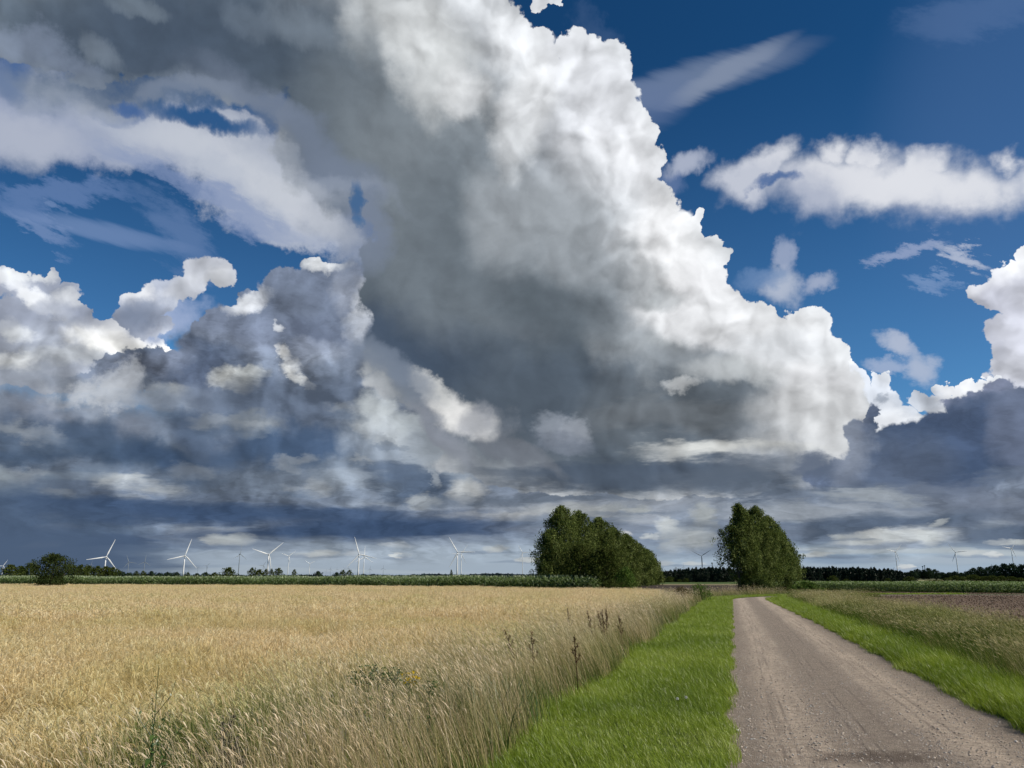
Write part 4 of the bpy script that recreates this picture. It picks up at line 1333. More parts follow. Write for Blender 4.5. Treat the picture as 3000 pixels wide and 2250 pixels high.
def bark_mat():
    m = Mat('bark'); n = m.noise(m.pos(), 6.0, 4)
    return m.surface(m.mix(n, (0.06, 0.048, 0.035), (0.14, 0.12, 0.095)), 0.95, 0.1, n, 0.8, 0.03)
bark = bark_mat()
def trunk_mesh(h, r, limbs, spread, seed, off=(0, 0)):
    q = random.Random(seed)
    pts = [(0, 0, -0.1), (q.uniform(-.1, .1), q.uniform(-.1, .1), h * .3), (off[0] * .5, off[1] * .5, h * .6), (off[0] * .85, off[1] * .85, h * .88)]
    parts = [tube(pts, [r * 1.25, r, r * .6, r * .18])]
    for i in range(limbs):
        u = 0.18 + 0.6 * i / max(limbs, 1)
        a = i * 2.4 + q.random()
        z = h * u
        l = spread * (1.05 - u) * q.uniform(.7, 1.1)
        bx, by = off[0] * u, off[1] * u
        parts.append(tube([(bx, by, z), (bx + math.cos(a) * l * .5, by + math.sin(a) * l * .5, z + l * .45), (bx + math.cos(a) * l, by + math.sin(a) * l, z + l * 1.0)],
                          [r * .42 * (1 - u * .5), r * .28, r * .08], 6))
    return merge(parts)
def leaf_mat(name, cols, trans=0.3, gloss=0.0):
    return blades_mat(name, cols, trans=trans, gloss=gloss)
poplar_leaf = leaf_mat('poplar_leaf', [(0.042, 0.062, 0.015), (0.088, 0.118, 0.028), (0.155, 0.19, 0.056), (0.26, 0.30, 0.12)])
oak_leaf = leaf_mat('oak_leaf', [(0.022, 0.035, 0.012), (0.04, 0.058, 0.018), (0.07, 0.085, 0.03)])
bush_leaf = leaf_mat('bush_leaf', [(0.038, 0.055, 0.014), (0.065, 0.085, 0.020), (0.12, 0.135, 0.042)])
bright_leaf = leaf_mat('bright_leaf', [(0.05, 0.10, 0.02), (0.09, 0.15, 0.03), (0.17, 0.22, 0.06)])
dark_leaf = leaf_mat('conifer_needle', [(0.006, 0.014, 0.009), (0.012, 0.024, 0.013), (0.024, 0.038, 0.02)], trans=.1, gloss=.02)
far_leaf = leaf_mat('far_leaf', [(0.016, 0.032, 0.02), (0.03, 0.05, 0.03), (0.05, 0.075, 0.04)], trans=.1, gloss=.0)

def prof_poplar(u): return np.clip(1.12 * (1 - u ** 3.2) ** 0.62 * (0.84 + 0.25 * u), 0.10, 1.12)
def prof_round(u): return np.sqrt(np.clip(1 - (2 * u - 0.85) ** 2 * .75, 0.02, 1))
def prof_cone(u): return np.clip((1 - u ** 1.7) ** 0.9, 0.03, 1)

def tree(kind, x, top, hw, dist, label, cat, group, mat, prof, base=0.4, n_cl=420, per=22, leaf=0.17, off=(0, 0), cl_r=0.62, rag=.28, seed=1, tips=0.5, limbs=7, r=None):
    p = on_ground(x, dist)
    slant = dist
    h = EYE + (1693 - top) * slant / (FPX * 1.03)
    hwm = hw * slant / (FPX * 1.0)
    root = empty(kind, p)
    tag(root, label, cat, group)
    r = r or h * 0.022
    tv, tf = trunk_mesh(h * .92, r, limbs, hwm * .9, seed, off)
    obj('trunk', mesh_from('trunk', tv, tf, bark, smooth=True), root)
    obj('crown', crown_mesh('crown', mat, h, hwm, base, n_cl, per, leaf, prof, off, cl_r, rag, seed, tips), root)
    return root

G1 = 'poplars in the left row at the end of the grain field'
row1 = [
    (1618, 1556, 44, 97, (0, 0), 0.5, 'lowest bulging poplar at the far left end of the left row'),
    (1648, 1486, 48, 99, (0, 0), 0.5, 'tallest poplar of the left row, with a ragged pointed top'),
    (1698, 1500, 50, 103, (0, 0), 0.4, 'tall dense poplar just right of the tallest tree of the left row'),
    (1758, 1521, 46, 108, (0, 0), 0.4, 'poplar with a narrow separate tip in the middle of the left row'),
    (1800, 1549, 42, 117, (0, 0), 0.4, 'poplar sloping down right of the narrow separate tip in the left row'),
    (1838, 1570, 40, 130, (0, 0), 0.4, 'mid height poplar behind the pale green shrub of the left row'),
    (1872, 1598, 36, 148, (0, 0), 0.4, 'smaller far poplar, third from the right end of the left row'),
    (1896, 1614, 28, 165, (0, 0), 0.4, 'smaller far poplar, next to last at the right end of the left row'),
    (1914, 1642, 20, 182, (0, 0), 0.3, 'last and smallest poplar at the right end of the left row'),
]
for i, (x, top, hw, d, off, b, lab) in enumerate(row1):
    n = int(1000 * (100 / d) ** 0.5)
    tree('poplar_tree', x, top, hw, d, lab, 'tree', G1, poplar_leaf, prof_poplar, base=b, n_cl=n, per=32, leaf=0.15 * (d / 100) ** .6, off=off, seed=11 + i, tips=.8, cl_r=.5, rag=.42)
tree('broadleaf_tree', 1700, 1598, 62, 92, 'dark rounded broadleaf tree in front of the left poplar row', 'tree', None, bush_leaf, prof_round, base=.2, n_cl=420, per=26, leaf=.17, seed=41, tips=.2, rag=.3)
tree('broadleaf_tree', 1778, 1604, 54, 90, 'olive green rounded tree at the right front of the left poplar row', 'tree', None, bush_leaf, prof_round, base=.2, n_cl=400, per=26, leaf=.17, seed=42, tips=.2, rag=.3)
tree('shrub', 1832, 1668, 26, 88, 'pale green shrub at the right foot of the left poplar row', 'shrub', None, bright_leaf, prof_round, base=.1, n_cl=120, per=22, leaf=.15, seed=43, tips=.4, rag=.4, limbs=3, cl_r=.45)
tree('shrub', 1788, 1700, 34, 84, 'low spreading shrub on the grain edge below the left poplar row', 'shrub', None, bush_leaf, prof_round, base=.05, n_cl=90, per=20, leaf=.13, seed=44, tips=.2, rag=.4, limbs=3, cl_r=.3)
G2 = 'poplars in the right row beside the bend of the road'
row2 = [
    (2200, 1488, 38, 102, (-.9, 0), 0.2, 'front poplar of the right row with two ragged pointed tips and branches hanging left'),
    (2228, 1495, 46, 107, (0, 0), 0.2, 'second poplar of the right row, dense and rounded at the top'),
    (2262, 1526, 42, 114, (0, 0), 0.3, 'third poplar of the right row, on the sloping right flank'),
    (2286, 1558, 36, 124, (0, 0), 0.3, 'fourth poplar of the right row, lower on the sloping flank'),
    (2304, 1587, 28, 136, (0, 0), 0.3, 'fifth poplar of the right row, half hidden by the nearer ones'),
    (2320, 1624, 20, 150, (0, 0), 0.3, 'last and lowest poplar at the right end of the right row'),
]
for i, (x, top, hw, d, off, b, lab) in enumerate(row2):
    n = int(1000 * (100 / d) ** 0.5)
    tree('poplar_tree', x, top, hw, d, lab, 'tree', G2, poplar_leaf, prof_poplar, base=b, n_cl=n, per=32, leaf=0.15 * (d / 100) ** .6, off=off, seed=71 + i, tips=.8, cl_r=.5, rag=.42)
tree('poplar_tree', 2166, 1548, 40, 101, 'loose leaning poplar overhanging the left side of the right row', 'tree', G2, poplar_leaf, prof_poplar, base=3.0, n_cl=300, per=24, leaf=.16, seed=80, tips=.4, rag=.5, cl_r=.5, off=(-.6, 0))
tree('shrub', 2308, 1690, 22, 86, 'dark green shrub right of the road bend below the right tree row', 'shrub', None, bush_leaf, prof_round, base=.05, n_cl=80, per=22, leaf=.14, seed=81, tips=.5, rag=.4, limbs=3, cl_r=.35)
tree('shrub', 2358, 1706, 34, 80, 'bright leafy shrub at the left corner of the right maize field', 'shrub', None, bright_leaf, prof_round, base=.05, n_cl=90, per=22, leaf=.14, seed=82, tips=.5, rag=.4, limbs=3, cl_r=.3)
tree('shrub', 2222, 1700, 26, 96, 'dark low shrub at the foot of the front poplar of the right row', 'shrub', None, oak_leaf, prof_round, base=.05, n_cl=110, per=22, leaf=.15, seed=83, tips=.3, rag=.3, limbs=3, cl_r=.4)
tree('oak_tree', 152, 1634, 46, 106, 'lone dark spreading tree in front of the maize at far left', 'tree', None, oak_leaf, prof_round, base=.7, n_cl=300, per=24, leaf=.15, seed=85, tips=.1, rag=.35, limbs=9, cl_r=.45)

# --- far trees and bushes standing behind the left maize
G3 = 'far trees and bushes behind the left maize field'
def far_proto(kind, mat, prof, seed, n_cl=90, per=14, leaf=.5, base=.15, label='', limbs=4, cl_r=.14, tips=.2, rag=.3):
    root = empty(kind, (0, 0, 0))
    tv, tf = trunk_mesh(.9, .022, limbs, .3, seed)
    obj('trunk', mesh_from('trunk', tv, tf, bark), root)
    obj('crown', crown_mesh('crown', mat, 1.0, .5, base, n_cl, per, leaf, prof, (0, 0), cl_r, rag, seed, tips), root)
    return root
ORD = ['first', 'second', 'third', 'fourth', 'fifth', 'sixth', 'seventh', 'eighth', 'ninth', 'tenth', 'eleventh', 'twelfth', 'thirteenth']
used = set()
def plant(proto, x, top, hw, dist, label, cat, group, ground_h=0.0):
    first = proto.name not in used
    used.add(proto.name)
    h = EYE + (1693 - top) * dist / FPX
    p = on_ground(x, dist)
    o = proto if first else copy_tree(proto)
    o.location = p; o.rotation_euler = (0, 0, random.uniform(0, 6.28)); w = 2 * hw * dist / FPX
    o.scale = (w, w, h)
    tag(o, label, cat, group)
    return o
random.seed(5)
round_tree = far_proto('broadleaf_tree', far_leaf, prof_round, 91, n_cl=120, leaf=.075, base=.12)
round_b = far_proto('broadleaf_tree', bush_leaf, prof_round, 92, n_cl=110, leaf=.075, base=.08)
tall_b = far_proto('broadleaf_tree', bush_leaf, prof_poplar, 93, n_cl=90, leaf=.075, base=.1)
far_left = [
    (28, 1664, 26, 210, round_b, 'rounded far tree at the left border behind the maize'),
    (62, 1668, 20, 230, round_b, 'second small far tree from the left border behind the maize'),
    (88, 1661, 24, 200, round_b, 'rounded far tree just left of the lone dark tree'),
    (212, 1664, 20, 240, round_b, 'far hedge tree just right of the lone dark tree'),
    (236, 1663, 22, 240, tall_b, 'second far hedge tree right of the lone dark tree'),
    (258, 1665, 20, 245, round_b, 'third far hedge tree right of the lone dark tree'),
    (282, 1666, 20, 245, tall_b, 'far hedge tree left of the white turbine tower over the maize'),
    (306, 1666, 20, 240, round_b, 'far hedge tree right at the foot of the leftmost big white turbine'),
    (328, 1668, 18, 240, round_b, 'last far hedge tree before the hedge drops low'),
    (350, 1677, 20, 300, round_tree, 'low dark bush right of the far hedge'),
    (378, 1681, 18, 300, round_tree, 'low dark bush between two dark turbines'),
    (398, 1677, 9, 300, tall_b, 'small pointed far tree left of the second group of turbines'),
    (418, 1677, 10, 300, tall_b, 'small pointed far tree beside a faint dark turbine'),
    (441, 1677, 12, 300, round_tree, 'small dark far tree in the gap between the two big left turbines'),
    (466, 1681, 12, 300, round_tree, 'low dark bush left of the second big white turbine'),
    (490, 1679, 14, 300, round_tree, 'dark bush left of the second big white turbine tower'),
    (515, 1679, 14, 300, round_tree, 'dark bush at the foot of the second big white turbine'),
    (548, 1680, 10, 300, tall_b, 'small far tree right of the second big white turbine'),
    (575, 1682, 14, 310, round_tree, 'low dark bush among far small turbines'),
    (602, 1679, 12, 310, round_tree, 'dark bush under a far small turbine'),
    (630, 1680, 16, 310, tall_b, 'pale green far bush left of the rounded tree'),
    (668, 1667, 19, 300, round_b, 'rounded green far tree left of a slim turbine tower'),
    (738, 1668, 12, 290, tall_b, 'pointed far tree at the left end of the small copse'),
    (758, 1672, 16, 290, round_b, 'middle tree of the small copse below a big white turbine'),
    (778, 1671, 9, 290, tall_b, 'narrow tree at the right end of the small copse'),
    (794, 1670, 7, 290, tall_b, 'very narrow tree beside the small copse'),
    (815, 1668, 13, 300, round_b, 'separate rounded tree between two white turbines'),
    (861, 1672, 7, 300, tall_b, 'tiny narrow tree right of a white turbine tower'),
    (930, 1676, 14, 310, round_tree, 'loose low tree right of the small white turbine'),
    (985, 1679, 13, 320, round_tree, 'dark low tree under a row of tiny turbines'),
    (1004, 1673, 11, 320, tall_b, 'pointed dark tree under a row of tiny turbines'),
    (1023, 1673, 9, 320, tall_b, 'pointed dark tree at the foot of the turbine pair'),
    (1322, 1672, 4, 300, tall_b, 'tiny single tree left of the third turbine pair'),
]
for x, top, hw, d, pr, lab in far_left:
    plant(pr, x, top, hw, d, lab, 'tree', G3)

# --- dark conifer wood, each tree its own
G4 = 'conifers of the dark wood between the tree rows'
G4b = 'conifers of the dark wood right of the right tree row'
conifers = [far_proto('conifer', dark_leaf, prof_cone, 100 + i, n_cl=110, per=14, leaf=.075, base=.06, cl_r=.12, tips=.5, rag=.2) for i in range(3)]
conifer_top = [(1925, 1678), (1960, 1675), (1995, 1672), (2060, 1667), (2130, 1668), (2350, 1668), (2420, 1668), (2480, 1669), (2560, 1671), (2620, 1674), (2655, 1680), (2672, 1690)]
def curve(x, pts):
    for (a, b), (c, d) in zip(pts, pts[1:]):
        if a <= x <= c: return b + (d - b) * (x - a) / (c - a)
    return pts[0][1] if x < pts[0][0] else pts[-1][1]
k = 0
for layer, dist, dy in ((0, 300, 3.0), (1, 308, 1.0), (2, 317, -1.5), (3, 326, -1.0)):
    x = 1922 + layer * 5
    while x < 2675 - layer * 3:
        if not (2145 < x < 2338 and layer != 3) and not (2170 < x < 2320):
            top = curve(x, conifer_top) + dy + random.uniform(-2.5, 2.5)
            plant(conifers[k % 3], x, top, random.uniform(9, 15), dist + random.uniform(-3, 3), 'dark conifer of the closed wood seen between the two tree rows' if x < 2250 else 'dark conifer of the closed wood right of the right tree row', 'conifer', G4 if x < 2250 else G4b)
            k += 1
        x += random.uniform(10, 15)
G5 = 'paler broadleaf bushes along the foot of the conifer wood'
foot = [(1962, 1690, 12, 'pale bush at the left foot of the conifer wood'), (1990, 1697, 8, 'small pale bush left of the middle of the conifer wood foot'), (2010, 1694, 8, 'bush at the foot of the conifer wood left of the right tree row'),
        (2440, 1688, 12, 'rounded bush at the foot of the conifer wood, left of three'), (2478, 1696, 8, 'small low bush at the foot of the conifer wood'), (2600, 1694, 8, 'pale brownish bush near the right end of the conifer wood'),
        (2665, 1690, 14, 'dark rounded bush closing the right end of the conifer wood')]
for x, top, hw, lab in foot:
    plant(round_b, x, top, hw, 293, lab, 'bush', G5)
G6 = 'far broadleaf trees at the right'
right_trees = [(2672, 1676, 14, 620), (2690, 1672, 13, 640), (2708, 1674, 12, 640), (2722, 1670, 13, 640), (2742, 1673, 12, 650), (2762, 1680, 12, 660), (2782, 1680, 12, 660), (2800, 1678, 12, 660),
               (2818, 1681, 12, 660), (2838, 1677, 12, 640), (2856, 1670, 13, 560), (2874, 1668, 16, 520), (2898, 1669, 16, 520), (2920, 1664, 18, 500), (2945, 1661, 20, 480), (2972, 1661, 20, 480), (2998, 1663, 18, 480), (3025, 1660, 20, 480)]
for i, (x, top, hw, d) in enumerate(right_trees):
    n_, where = (i, 'right of the conifer wood') if x < 2770 else (i - 6, 'in the low stretch under the right turbine') if x < 2850 else (i - 10, 'on the rise at the right border')
    plant(round_tree, x, top, hw, d, '%s dark rounded far tree from the left %s' % (ORD[n_], where), 'tree', 'far trees right of the conifer wood' if x < 2770 else 'far trees under the right turbine' if x < 2850 else 'far trees on the rise at the right border')
right_hedge = [(2722, 1699, 14, 330), (2742, 1698, 12, 330), (2775, 1693, 16, 320), (2800, 1688, 16, 310), (2822, 1690, 14, 310), (2850, 1686, 18, 300), (2878, 1690, 18, 300), (2905, 1688, 18, 300), (2932, 1689, 18, 300), (2960, 1690, 16, 300), (2985, 1693, 16, 300), (3010, 1694, 16, 300)]
for i, (x, top, hw, d) in enumerate(right_hedge):
    plant(round_b, x, top, hw, d, ORD[i] + ' olive hedge bush from the left behind the right maize field', 'bush', 'hedge bushes behind the right maize field')

def far_mass(name, x0, x1, dist, top, depth, label, n, mat, size):
    a0, a1 = on_ground(x0, dist), on_ground(x1, dist)
    u = rng.random(n); dd = rng.random(n)
    h = EYE + (1693 - np.array([top(v) for v in (x0 + (x1 - x0) * u)])) * dist / FPX
    h *= 0.86 + .2 * np.abs(np.sin(u * 300) * np.sin(u * 131 + 2))
    c = np.stack([a0.x + (a1.x - a0.x) * u, a0.y + (a1.y - a0.y) * u + dd * depth, h * rng.random(n) ** .6], 1)
    v, f = leaf_faces(c, size)
    v[:, 2] = np.maximum(v[:, 2], 0.0)
    return tag(obj(name, mesh_from(name, v, f, mat, np.repeat(rng.random(n), 4))), label, 'wood', kind='stuff')
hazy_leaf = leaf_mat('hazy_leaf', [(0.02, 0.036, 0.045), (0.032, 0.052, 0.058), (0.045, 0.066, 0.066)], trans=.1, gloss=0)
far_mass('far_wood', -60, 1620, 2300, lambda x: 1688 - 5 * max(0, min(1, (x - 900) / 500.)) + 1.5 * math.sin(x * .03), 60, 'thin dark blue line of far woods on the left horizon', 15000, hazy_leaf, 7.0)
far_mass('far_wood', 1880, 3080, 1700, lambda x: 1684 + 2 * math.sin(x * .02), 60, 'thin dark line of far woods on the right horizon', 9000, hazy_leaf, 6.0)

# ------------------------------------------------------------------ maize
maize_leaf = blades_mat('maize_leaf', [(0.04, 0.075, 0.012), (0.09, 0.15, 0.025), (0.16, 0.23, 0.06), (0.34, 0.41, 0.22)], trans=.35, gloss=.05)
def maize_plant(h, wide=1.0, tassel=True):
    parts = []
    p = np.array([[[0, 0, 0], [0.01, 0, h * .5], [0.0, 0.01, h * .92]]])
    for s_ in ([1, 0, 0], [0, 1, 0]):
        parts.append(ribbon(p, np.array([[.03, .025, .012]]) * wide, np.array([s_], float), np.array([.3])))
    n = 11
    a = np.arange(n) * 2.5 + rng.random(n) * .8
    z = h * np.linspace(.12, .86, n)
    L = h * rand(.30, .42, n)
    d = np.stack([np.cos(a), np.sin(a)], 1)
    path = np.zeros((n, 5, 3))
    for i, u in enumerate(np.linspace(0, 1, 5)):
        path[:, i, :2] = d * (L * u * .8)[:, None]
        path[:, i, 2] = z + L * (0.85 * u - 1.05 * u * u)
    side = np.stack([-d[:, 1], d[:, 0], np.full(n, .35)], 1)
    parts.append(ribbon(path, np.array([[.03, .085, .08, .05, .005]]) * wide * np.ones((n, 1)), side, rand(.15, 1, n)))
    if tassel:
        m_ = 5
        aa = rng.uniform(0, 6.28, m_)
        tp = np.zeros((m_, 2, 3)); tp[:, 0, 2] = h * .9
        tp[:, 1] = np.stack([np.cos(aa) * .09, np.sin(aa) * .09, np.full(m_, h * 1.03)], 1)
        parts.append(ribbon(tp, np.full((m_, 2), .016) * wide, np.stack([-np.sin(aa), np.cos(aa), np.zeros(m_)], 1), np.full(m_, .95)))
    return join(parts)
mz = [mesh_from('maize', *(lambda j: (j[0], j[1], maize_leaf, j[2]))(maize_plant(1.74, 1.3))) for i in range(6)]
mz_low = [mesh_from('maize_low', *(lambda j: (j[0], j[1], maize_leaf, j[2]))(maize_plant(1.15, 1.35, False))) for i in range(6)]
def field_pts(poly, step_row, step, rowdir, hs, n_src):
    poly = np.asarray(poly, float)
    c, s_ = math.cos(rowdir), math.sin(rowdir)
    loc = np.stack([poly[:, 0] * c + poly[:, 1] * s_, -poly[:, 0] * s_ + poly[:, 1] * c], 1)
    us = np.arange(loc[:, 0].min(), loc[:, 0].max(), step); vs = np.arange(loc[:, 1].min(), loc[:, 1].max(), step_row)
    U, Vv = np.meshgrid(us, vs)
    U = U.ravel() + rng.normal(0, step * .2, U.size); Vv = Vv.ravel() + rng.normal(0, .05, Vv.size)
    xy = np.stack([U * c - Vv * s_, U * s_ + Vv * c], 1)
    xy = xy[in_poly(xy, poly)]
    n = len(xy)
    k = hs * (0.9 + .2 * vnoise(xy, .15, 71)) * rand(.88, 1.08, n)
    return (np.concatenate([xy, np.zeros((n, 1))], 1), np.stack([rng.normal(0, .05, n), rng.normal(0, .05, n), rng.uniform(0, 6.28, n)], 1),
            np.stack([k, k, k], 1), rng.integers(0, n_src, n))
corn_l = [(-150, 135), (-73, 116), (-35, 105.5), (-2, 92), (9, 86), (14, 97), (-20, 115), (-60, 130), (-150, 152)]
a_ = field_pts(corn_l, .75, .2, math.radians(-18), 1.0, 6); print('maize', len(a_[0]))
pick_instances('maize_crop', *a_, mz, 'tall green maize standing in a band behind the golden grain', 'maize')
corn_r = [(33, 106), (38, 99), (47, 92), (58, 83.5), (75, 70), (100, 92), (80, 106), (64, 116), (52, 124), (38, 130)]
a_ = field_pts(corn_r, .75, .22, math.radians(-40), 1.0, 6); print('maize', len(a_[0]))
pick_instances('maize_crop', *a_, mz_low, 'lower glossy green maize beyond the reddish brown field at right', 'maize')
sheet('far_green_field', [(14, 216), (104, 206), (150, 330), (20, 330)], 0.016, soil_mat('far_green', (0.075, 0.12, 0.035), (0.09, 0.13, 0.045), 0.05, 1.0), 'green crop strip in front of the conifer wood', 'field')

# --- clods and stubble on the brown field
clod_m = blades_mat('stubble_straw', [(0.11, 0.075, 0.052), (0.18, 0.128, 0.09), (0.27, 0.20, 0.145)], trans=.1, gloss=0)
def brown_cover():
    pts = scatter_fan(14, 40, 14, 105, lambda r: 40 if r < 40 else 14)
    pts = pts[in_poly(pts, BROWN)]
    n = len(pts); d = np.hypot(pts[:, 0], pts[:, 1])
    sz = rand(.02, .05, n) * (d / 30) ** .5
    h = rand(.03, .09, n)
    ld = rng.uniform(0, 6.28, n)
    v, f, t = blades(pts, 0.0, h, sz, h * rand(.2, 1.2, n), ld, rng.random(n), k=3)
    tag(obj('field_stubble', mesh_from('field_stubble', v, f, clod_m, t)), 'reddish brown stubble and clods covering the right field', 'stubble', kind='stuff')
brown_cover()

# ------------------------------------------------------------------ wind turbines
def paint(name, c, rough=.4):
    m = Mat(name); n = m.noise(m.pos(), .05, 3)
    return m.surface(m.mix(m.math('MULTIPLY', n, .3), c, tuple(k * .8 for k in c)), rough, .3)
white_paint = paint('turbine_white', (.78, .79, .80))
shaded_paint = paint('turbine_cloud_shaded', (.22, .25, .28), .6)  # the white paint again, with cloud shade darkened into its colour
def turbine_proto(mat):
    """hub at 60 m, blades 40 m, rotor faces -Y"""
    root = empty('wind_turbine', (0, 0, 0))
    tv, tf = tube([(0, 0, 0), (0, 0, 20), (0, 0, 40), (0, 0, 59)], [1.85, 1.6, 1.35, 1.1], 20)
    obj('tower', mesh_from('tower', tv, tf, mat, smooth=True), root)
    bm = bmesh.new()
    bmesh.ops.create_cube(bm, size=1.0)
    for v in bm.verts:
        k = 0.8 if v.co.y > 0 else 1.0
        v.co = Vector((v.co.x * 3.2 * k, v.co.y * 9.0 + 1.6, v.co.z * 3.4 * k))
    bmesh.ops.bevel(bm, geom=bm.edges[:], offset=.6, segments=3, affect='EDGES')
    me = bpy.data.meshes.new('nacelle'); bm.to_mesh(me); bm.free(); me.materials.append(mat)
    obj('nacelle', me, root, (0, 0, 60))
    hv, hf = tube([(0, -2.8, 0), (0, -3.6, 0), (0, -4.8, 0), (0, -5.6, 0)], [1.6, 1.7, 1.3, .3], 16)
    hub_o = obj('rotor_hub', mesh_from('rotor_hub', hv, hf, mat, smooth=True), root, (0, 0, 60))
    secs = [(0.8, 1.0, 1.0, 0), (3, 1.0, .95, 5), (9, 2.1, .5, 14), (20, 1.4, .32, 9), (32, .85, .2, 5), (39, .45, .1, 2), (40.2, .12, .04, 2)]
    v, f = [], []
    for (z, ch, th, tw) in secs:
        tw = math.radians(tw)
        for j in range(10):
            a = 2 * math.pi * j / 10
            x, y = math.cos(a) * ch * .72 - ch * .18 * (z > 2), math.sin(a) * th * .8
            v.append((x * math.cos(tw) - y * math.sin(tw), -4.0 + x * math.sin(tw) + y * math.cos(tw), z))
    for i in range(len(secs) - 1):
        for j in range(10):
            a, b = i * 10 + j, i * 10 + (j + 1) % 10
            f.append([a, b, b + 10, a + 10])
    f.append(list(range(10))[::-1]); f.append([len(v) - 10 + j for j in range(10)])
    bmesh_ = mesh_from('blade', v, f, mat, smooth=True)
    for i in range(3): obj('blade', bmesh_, hub_o)
    return root
tw_white, tw_shaded = turbine_proto(white_paint), turbine_proto(shaded_paint)
taken = set()
def turbine(x, y, blade, phase, yaw, grey, label, group=None):
    proto = tw_shaded if grey else tw_white  # grey picks the copy whose colour carries the cloud shade
    o = copy_tree(proto) if proto.name in taken else proto
    taken.add(proto.name)
    real = 42.0 if blade > 35 else 38.0 if blade > 20 else 32.0
    dist = real * FPX / blade
    o.location = on_ground(x, dist)
    sc_ = real / 40.0
    hub = EYE + (1693 - y) * dist / FPX
    view = math.atan2(o.location.x, o.location.y)
    o.rotation_euler = (0, 0, -view + math.radians(yaw))
    o.scale = (sc_, sc_, sc_)
    n = 0
    for ch in o.children:
        nm = ch.name.split('.')[0]
        if nm == 'tower': ch.scale = (1, 1, hub / sc_ / 59.5)
        else: ch.location = (0, 0, hub / sc_)
        for bl in ch.children:
            bl.rotation_euler = (0, math.radians(phase + 120 * n), 0); n += 1
    return tag(o, label, 'wind turbine', group)
GT, GS = 'white wind turbines along the horizon', 'tiny grey wind turbines on the far horizon'
T = [
    (303, 1641, 46, 20, 10, 0, 'big white turbine right of the lone dark tree, tower half hidden by the hedge'),
    (535, 1636, 45, 16, 10, 0, 'big white turbine second from the left, against the dark rain cloud'),
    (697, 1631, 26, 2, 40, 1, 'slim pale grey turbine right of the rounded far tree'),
    (4, 1665, 16, 28, 0, 0, 'small white turbine cut by the left border of the view'),
    (782, 1631, 48, 48, 10, 0, 'big white turbine above the small copse with two blades raised'),
    (842, 1635, 23, 50, 10, 0, 'white turbine right of the small copse, smaller than its neighbour'),
    (905, 1655, 17, 62, 10, 0, 'small white turbine standing alone between larger ones'),
    (1048.5, 1629, 50, -17, 5, 0, 'big white turbine in front of a slimmer one, one blade pointing up left'),
    (1064, 1636, 30, 1, 15, 0, 'slimmer white turbine right behind the big one, one blade straight up'),
    (1339, 1622, 50, -31, 5, 0, 'big white turbine left of the left tree row with a blade level to the right'),
    (1350.5, 1627, 30, 33, 5, 0, 'slimmer turbine right behind the big one near the left tree row'),
    (1531, 1623, 25, -32, 10, 0, 'white turbine just left of the left tree row'),
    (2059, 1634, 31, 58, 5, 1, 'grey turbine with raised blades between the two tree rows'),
    (2632, 1628, 27, 43, 35, 0, 'turbine turned partly sideways above the right end of the conifer wood'),
    (2809.5, 1631, 26, -35, 15, 0, 'turbine with tall tower at the right above the hedge'),
    (2975.5, 1624, 26, 39, 40, 0, 'turbine turned partly sideways at the right border'),
]
for a in T: turbine(*a, group=GT)
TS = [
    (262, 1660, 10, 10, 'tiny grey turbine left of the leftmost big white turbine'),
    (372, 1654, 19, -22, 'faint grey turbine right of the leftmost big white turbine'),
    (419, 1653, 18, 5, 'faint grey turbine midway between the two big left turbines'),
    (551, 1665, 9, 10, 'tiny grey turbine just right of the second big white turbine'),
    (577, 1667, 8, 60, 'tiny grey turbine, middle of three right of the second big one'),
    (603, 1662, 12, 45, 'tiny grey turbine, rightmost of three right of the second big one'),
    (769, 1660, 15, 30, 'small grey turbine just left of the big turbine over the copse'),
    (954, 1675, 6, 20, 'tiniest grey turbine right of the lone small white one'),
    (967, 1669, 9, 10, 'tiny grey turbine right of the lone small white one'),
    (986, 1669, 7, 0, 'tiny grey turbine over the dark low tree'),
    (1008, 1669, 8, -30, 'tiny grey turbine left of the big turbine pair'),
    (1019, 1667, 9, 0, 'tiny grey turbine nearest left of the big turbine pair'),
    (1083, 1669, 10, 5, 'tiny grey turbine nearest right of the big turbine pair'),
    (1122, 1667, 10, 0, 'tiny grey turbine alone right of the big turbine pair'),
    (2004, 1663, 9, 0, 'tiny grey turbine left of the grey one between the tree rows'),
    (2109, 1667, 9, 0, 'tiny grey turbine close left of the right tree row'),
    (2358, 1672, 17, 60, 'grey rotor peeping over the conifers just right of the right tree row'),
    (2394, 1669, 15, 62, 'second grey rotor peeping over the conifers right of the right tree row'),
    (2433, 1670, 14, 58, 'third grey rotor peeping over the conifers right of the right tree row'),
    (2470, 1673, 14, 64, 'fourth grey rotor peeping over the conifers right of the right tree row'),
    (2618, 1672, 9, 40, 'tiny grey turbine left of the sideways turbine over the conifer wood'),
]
for x, y, b, ph, lab in TS: turbine(x, y, b, ph, 5, 1, lab, GS)

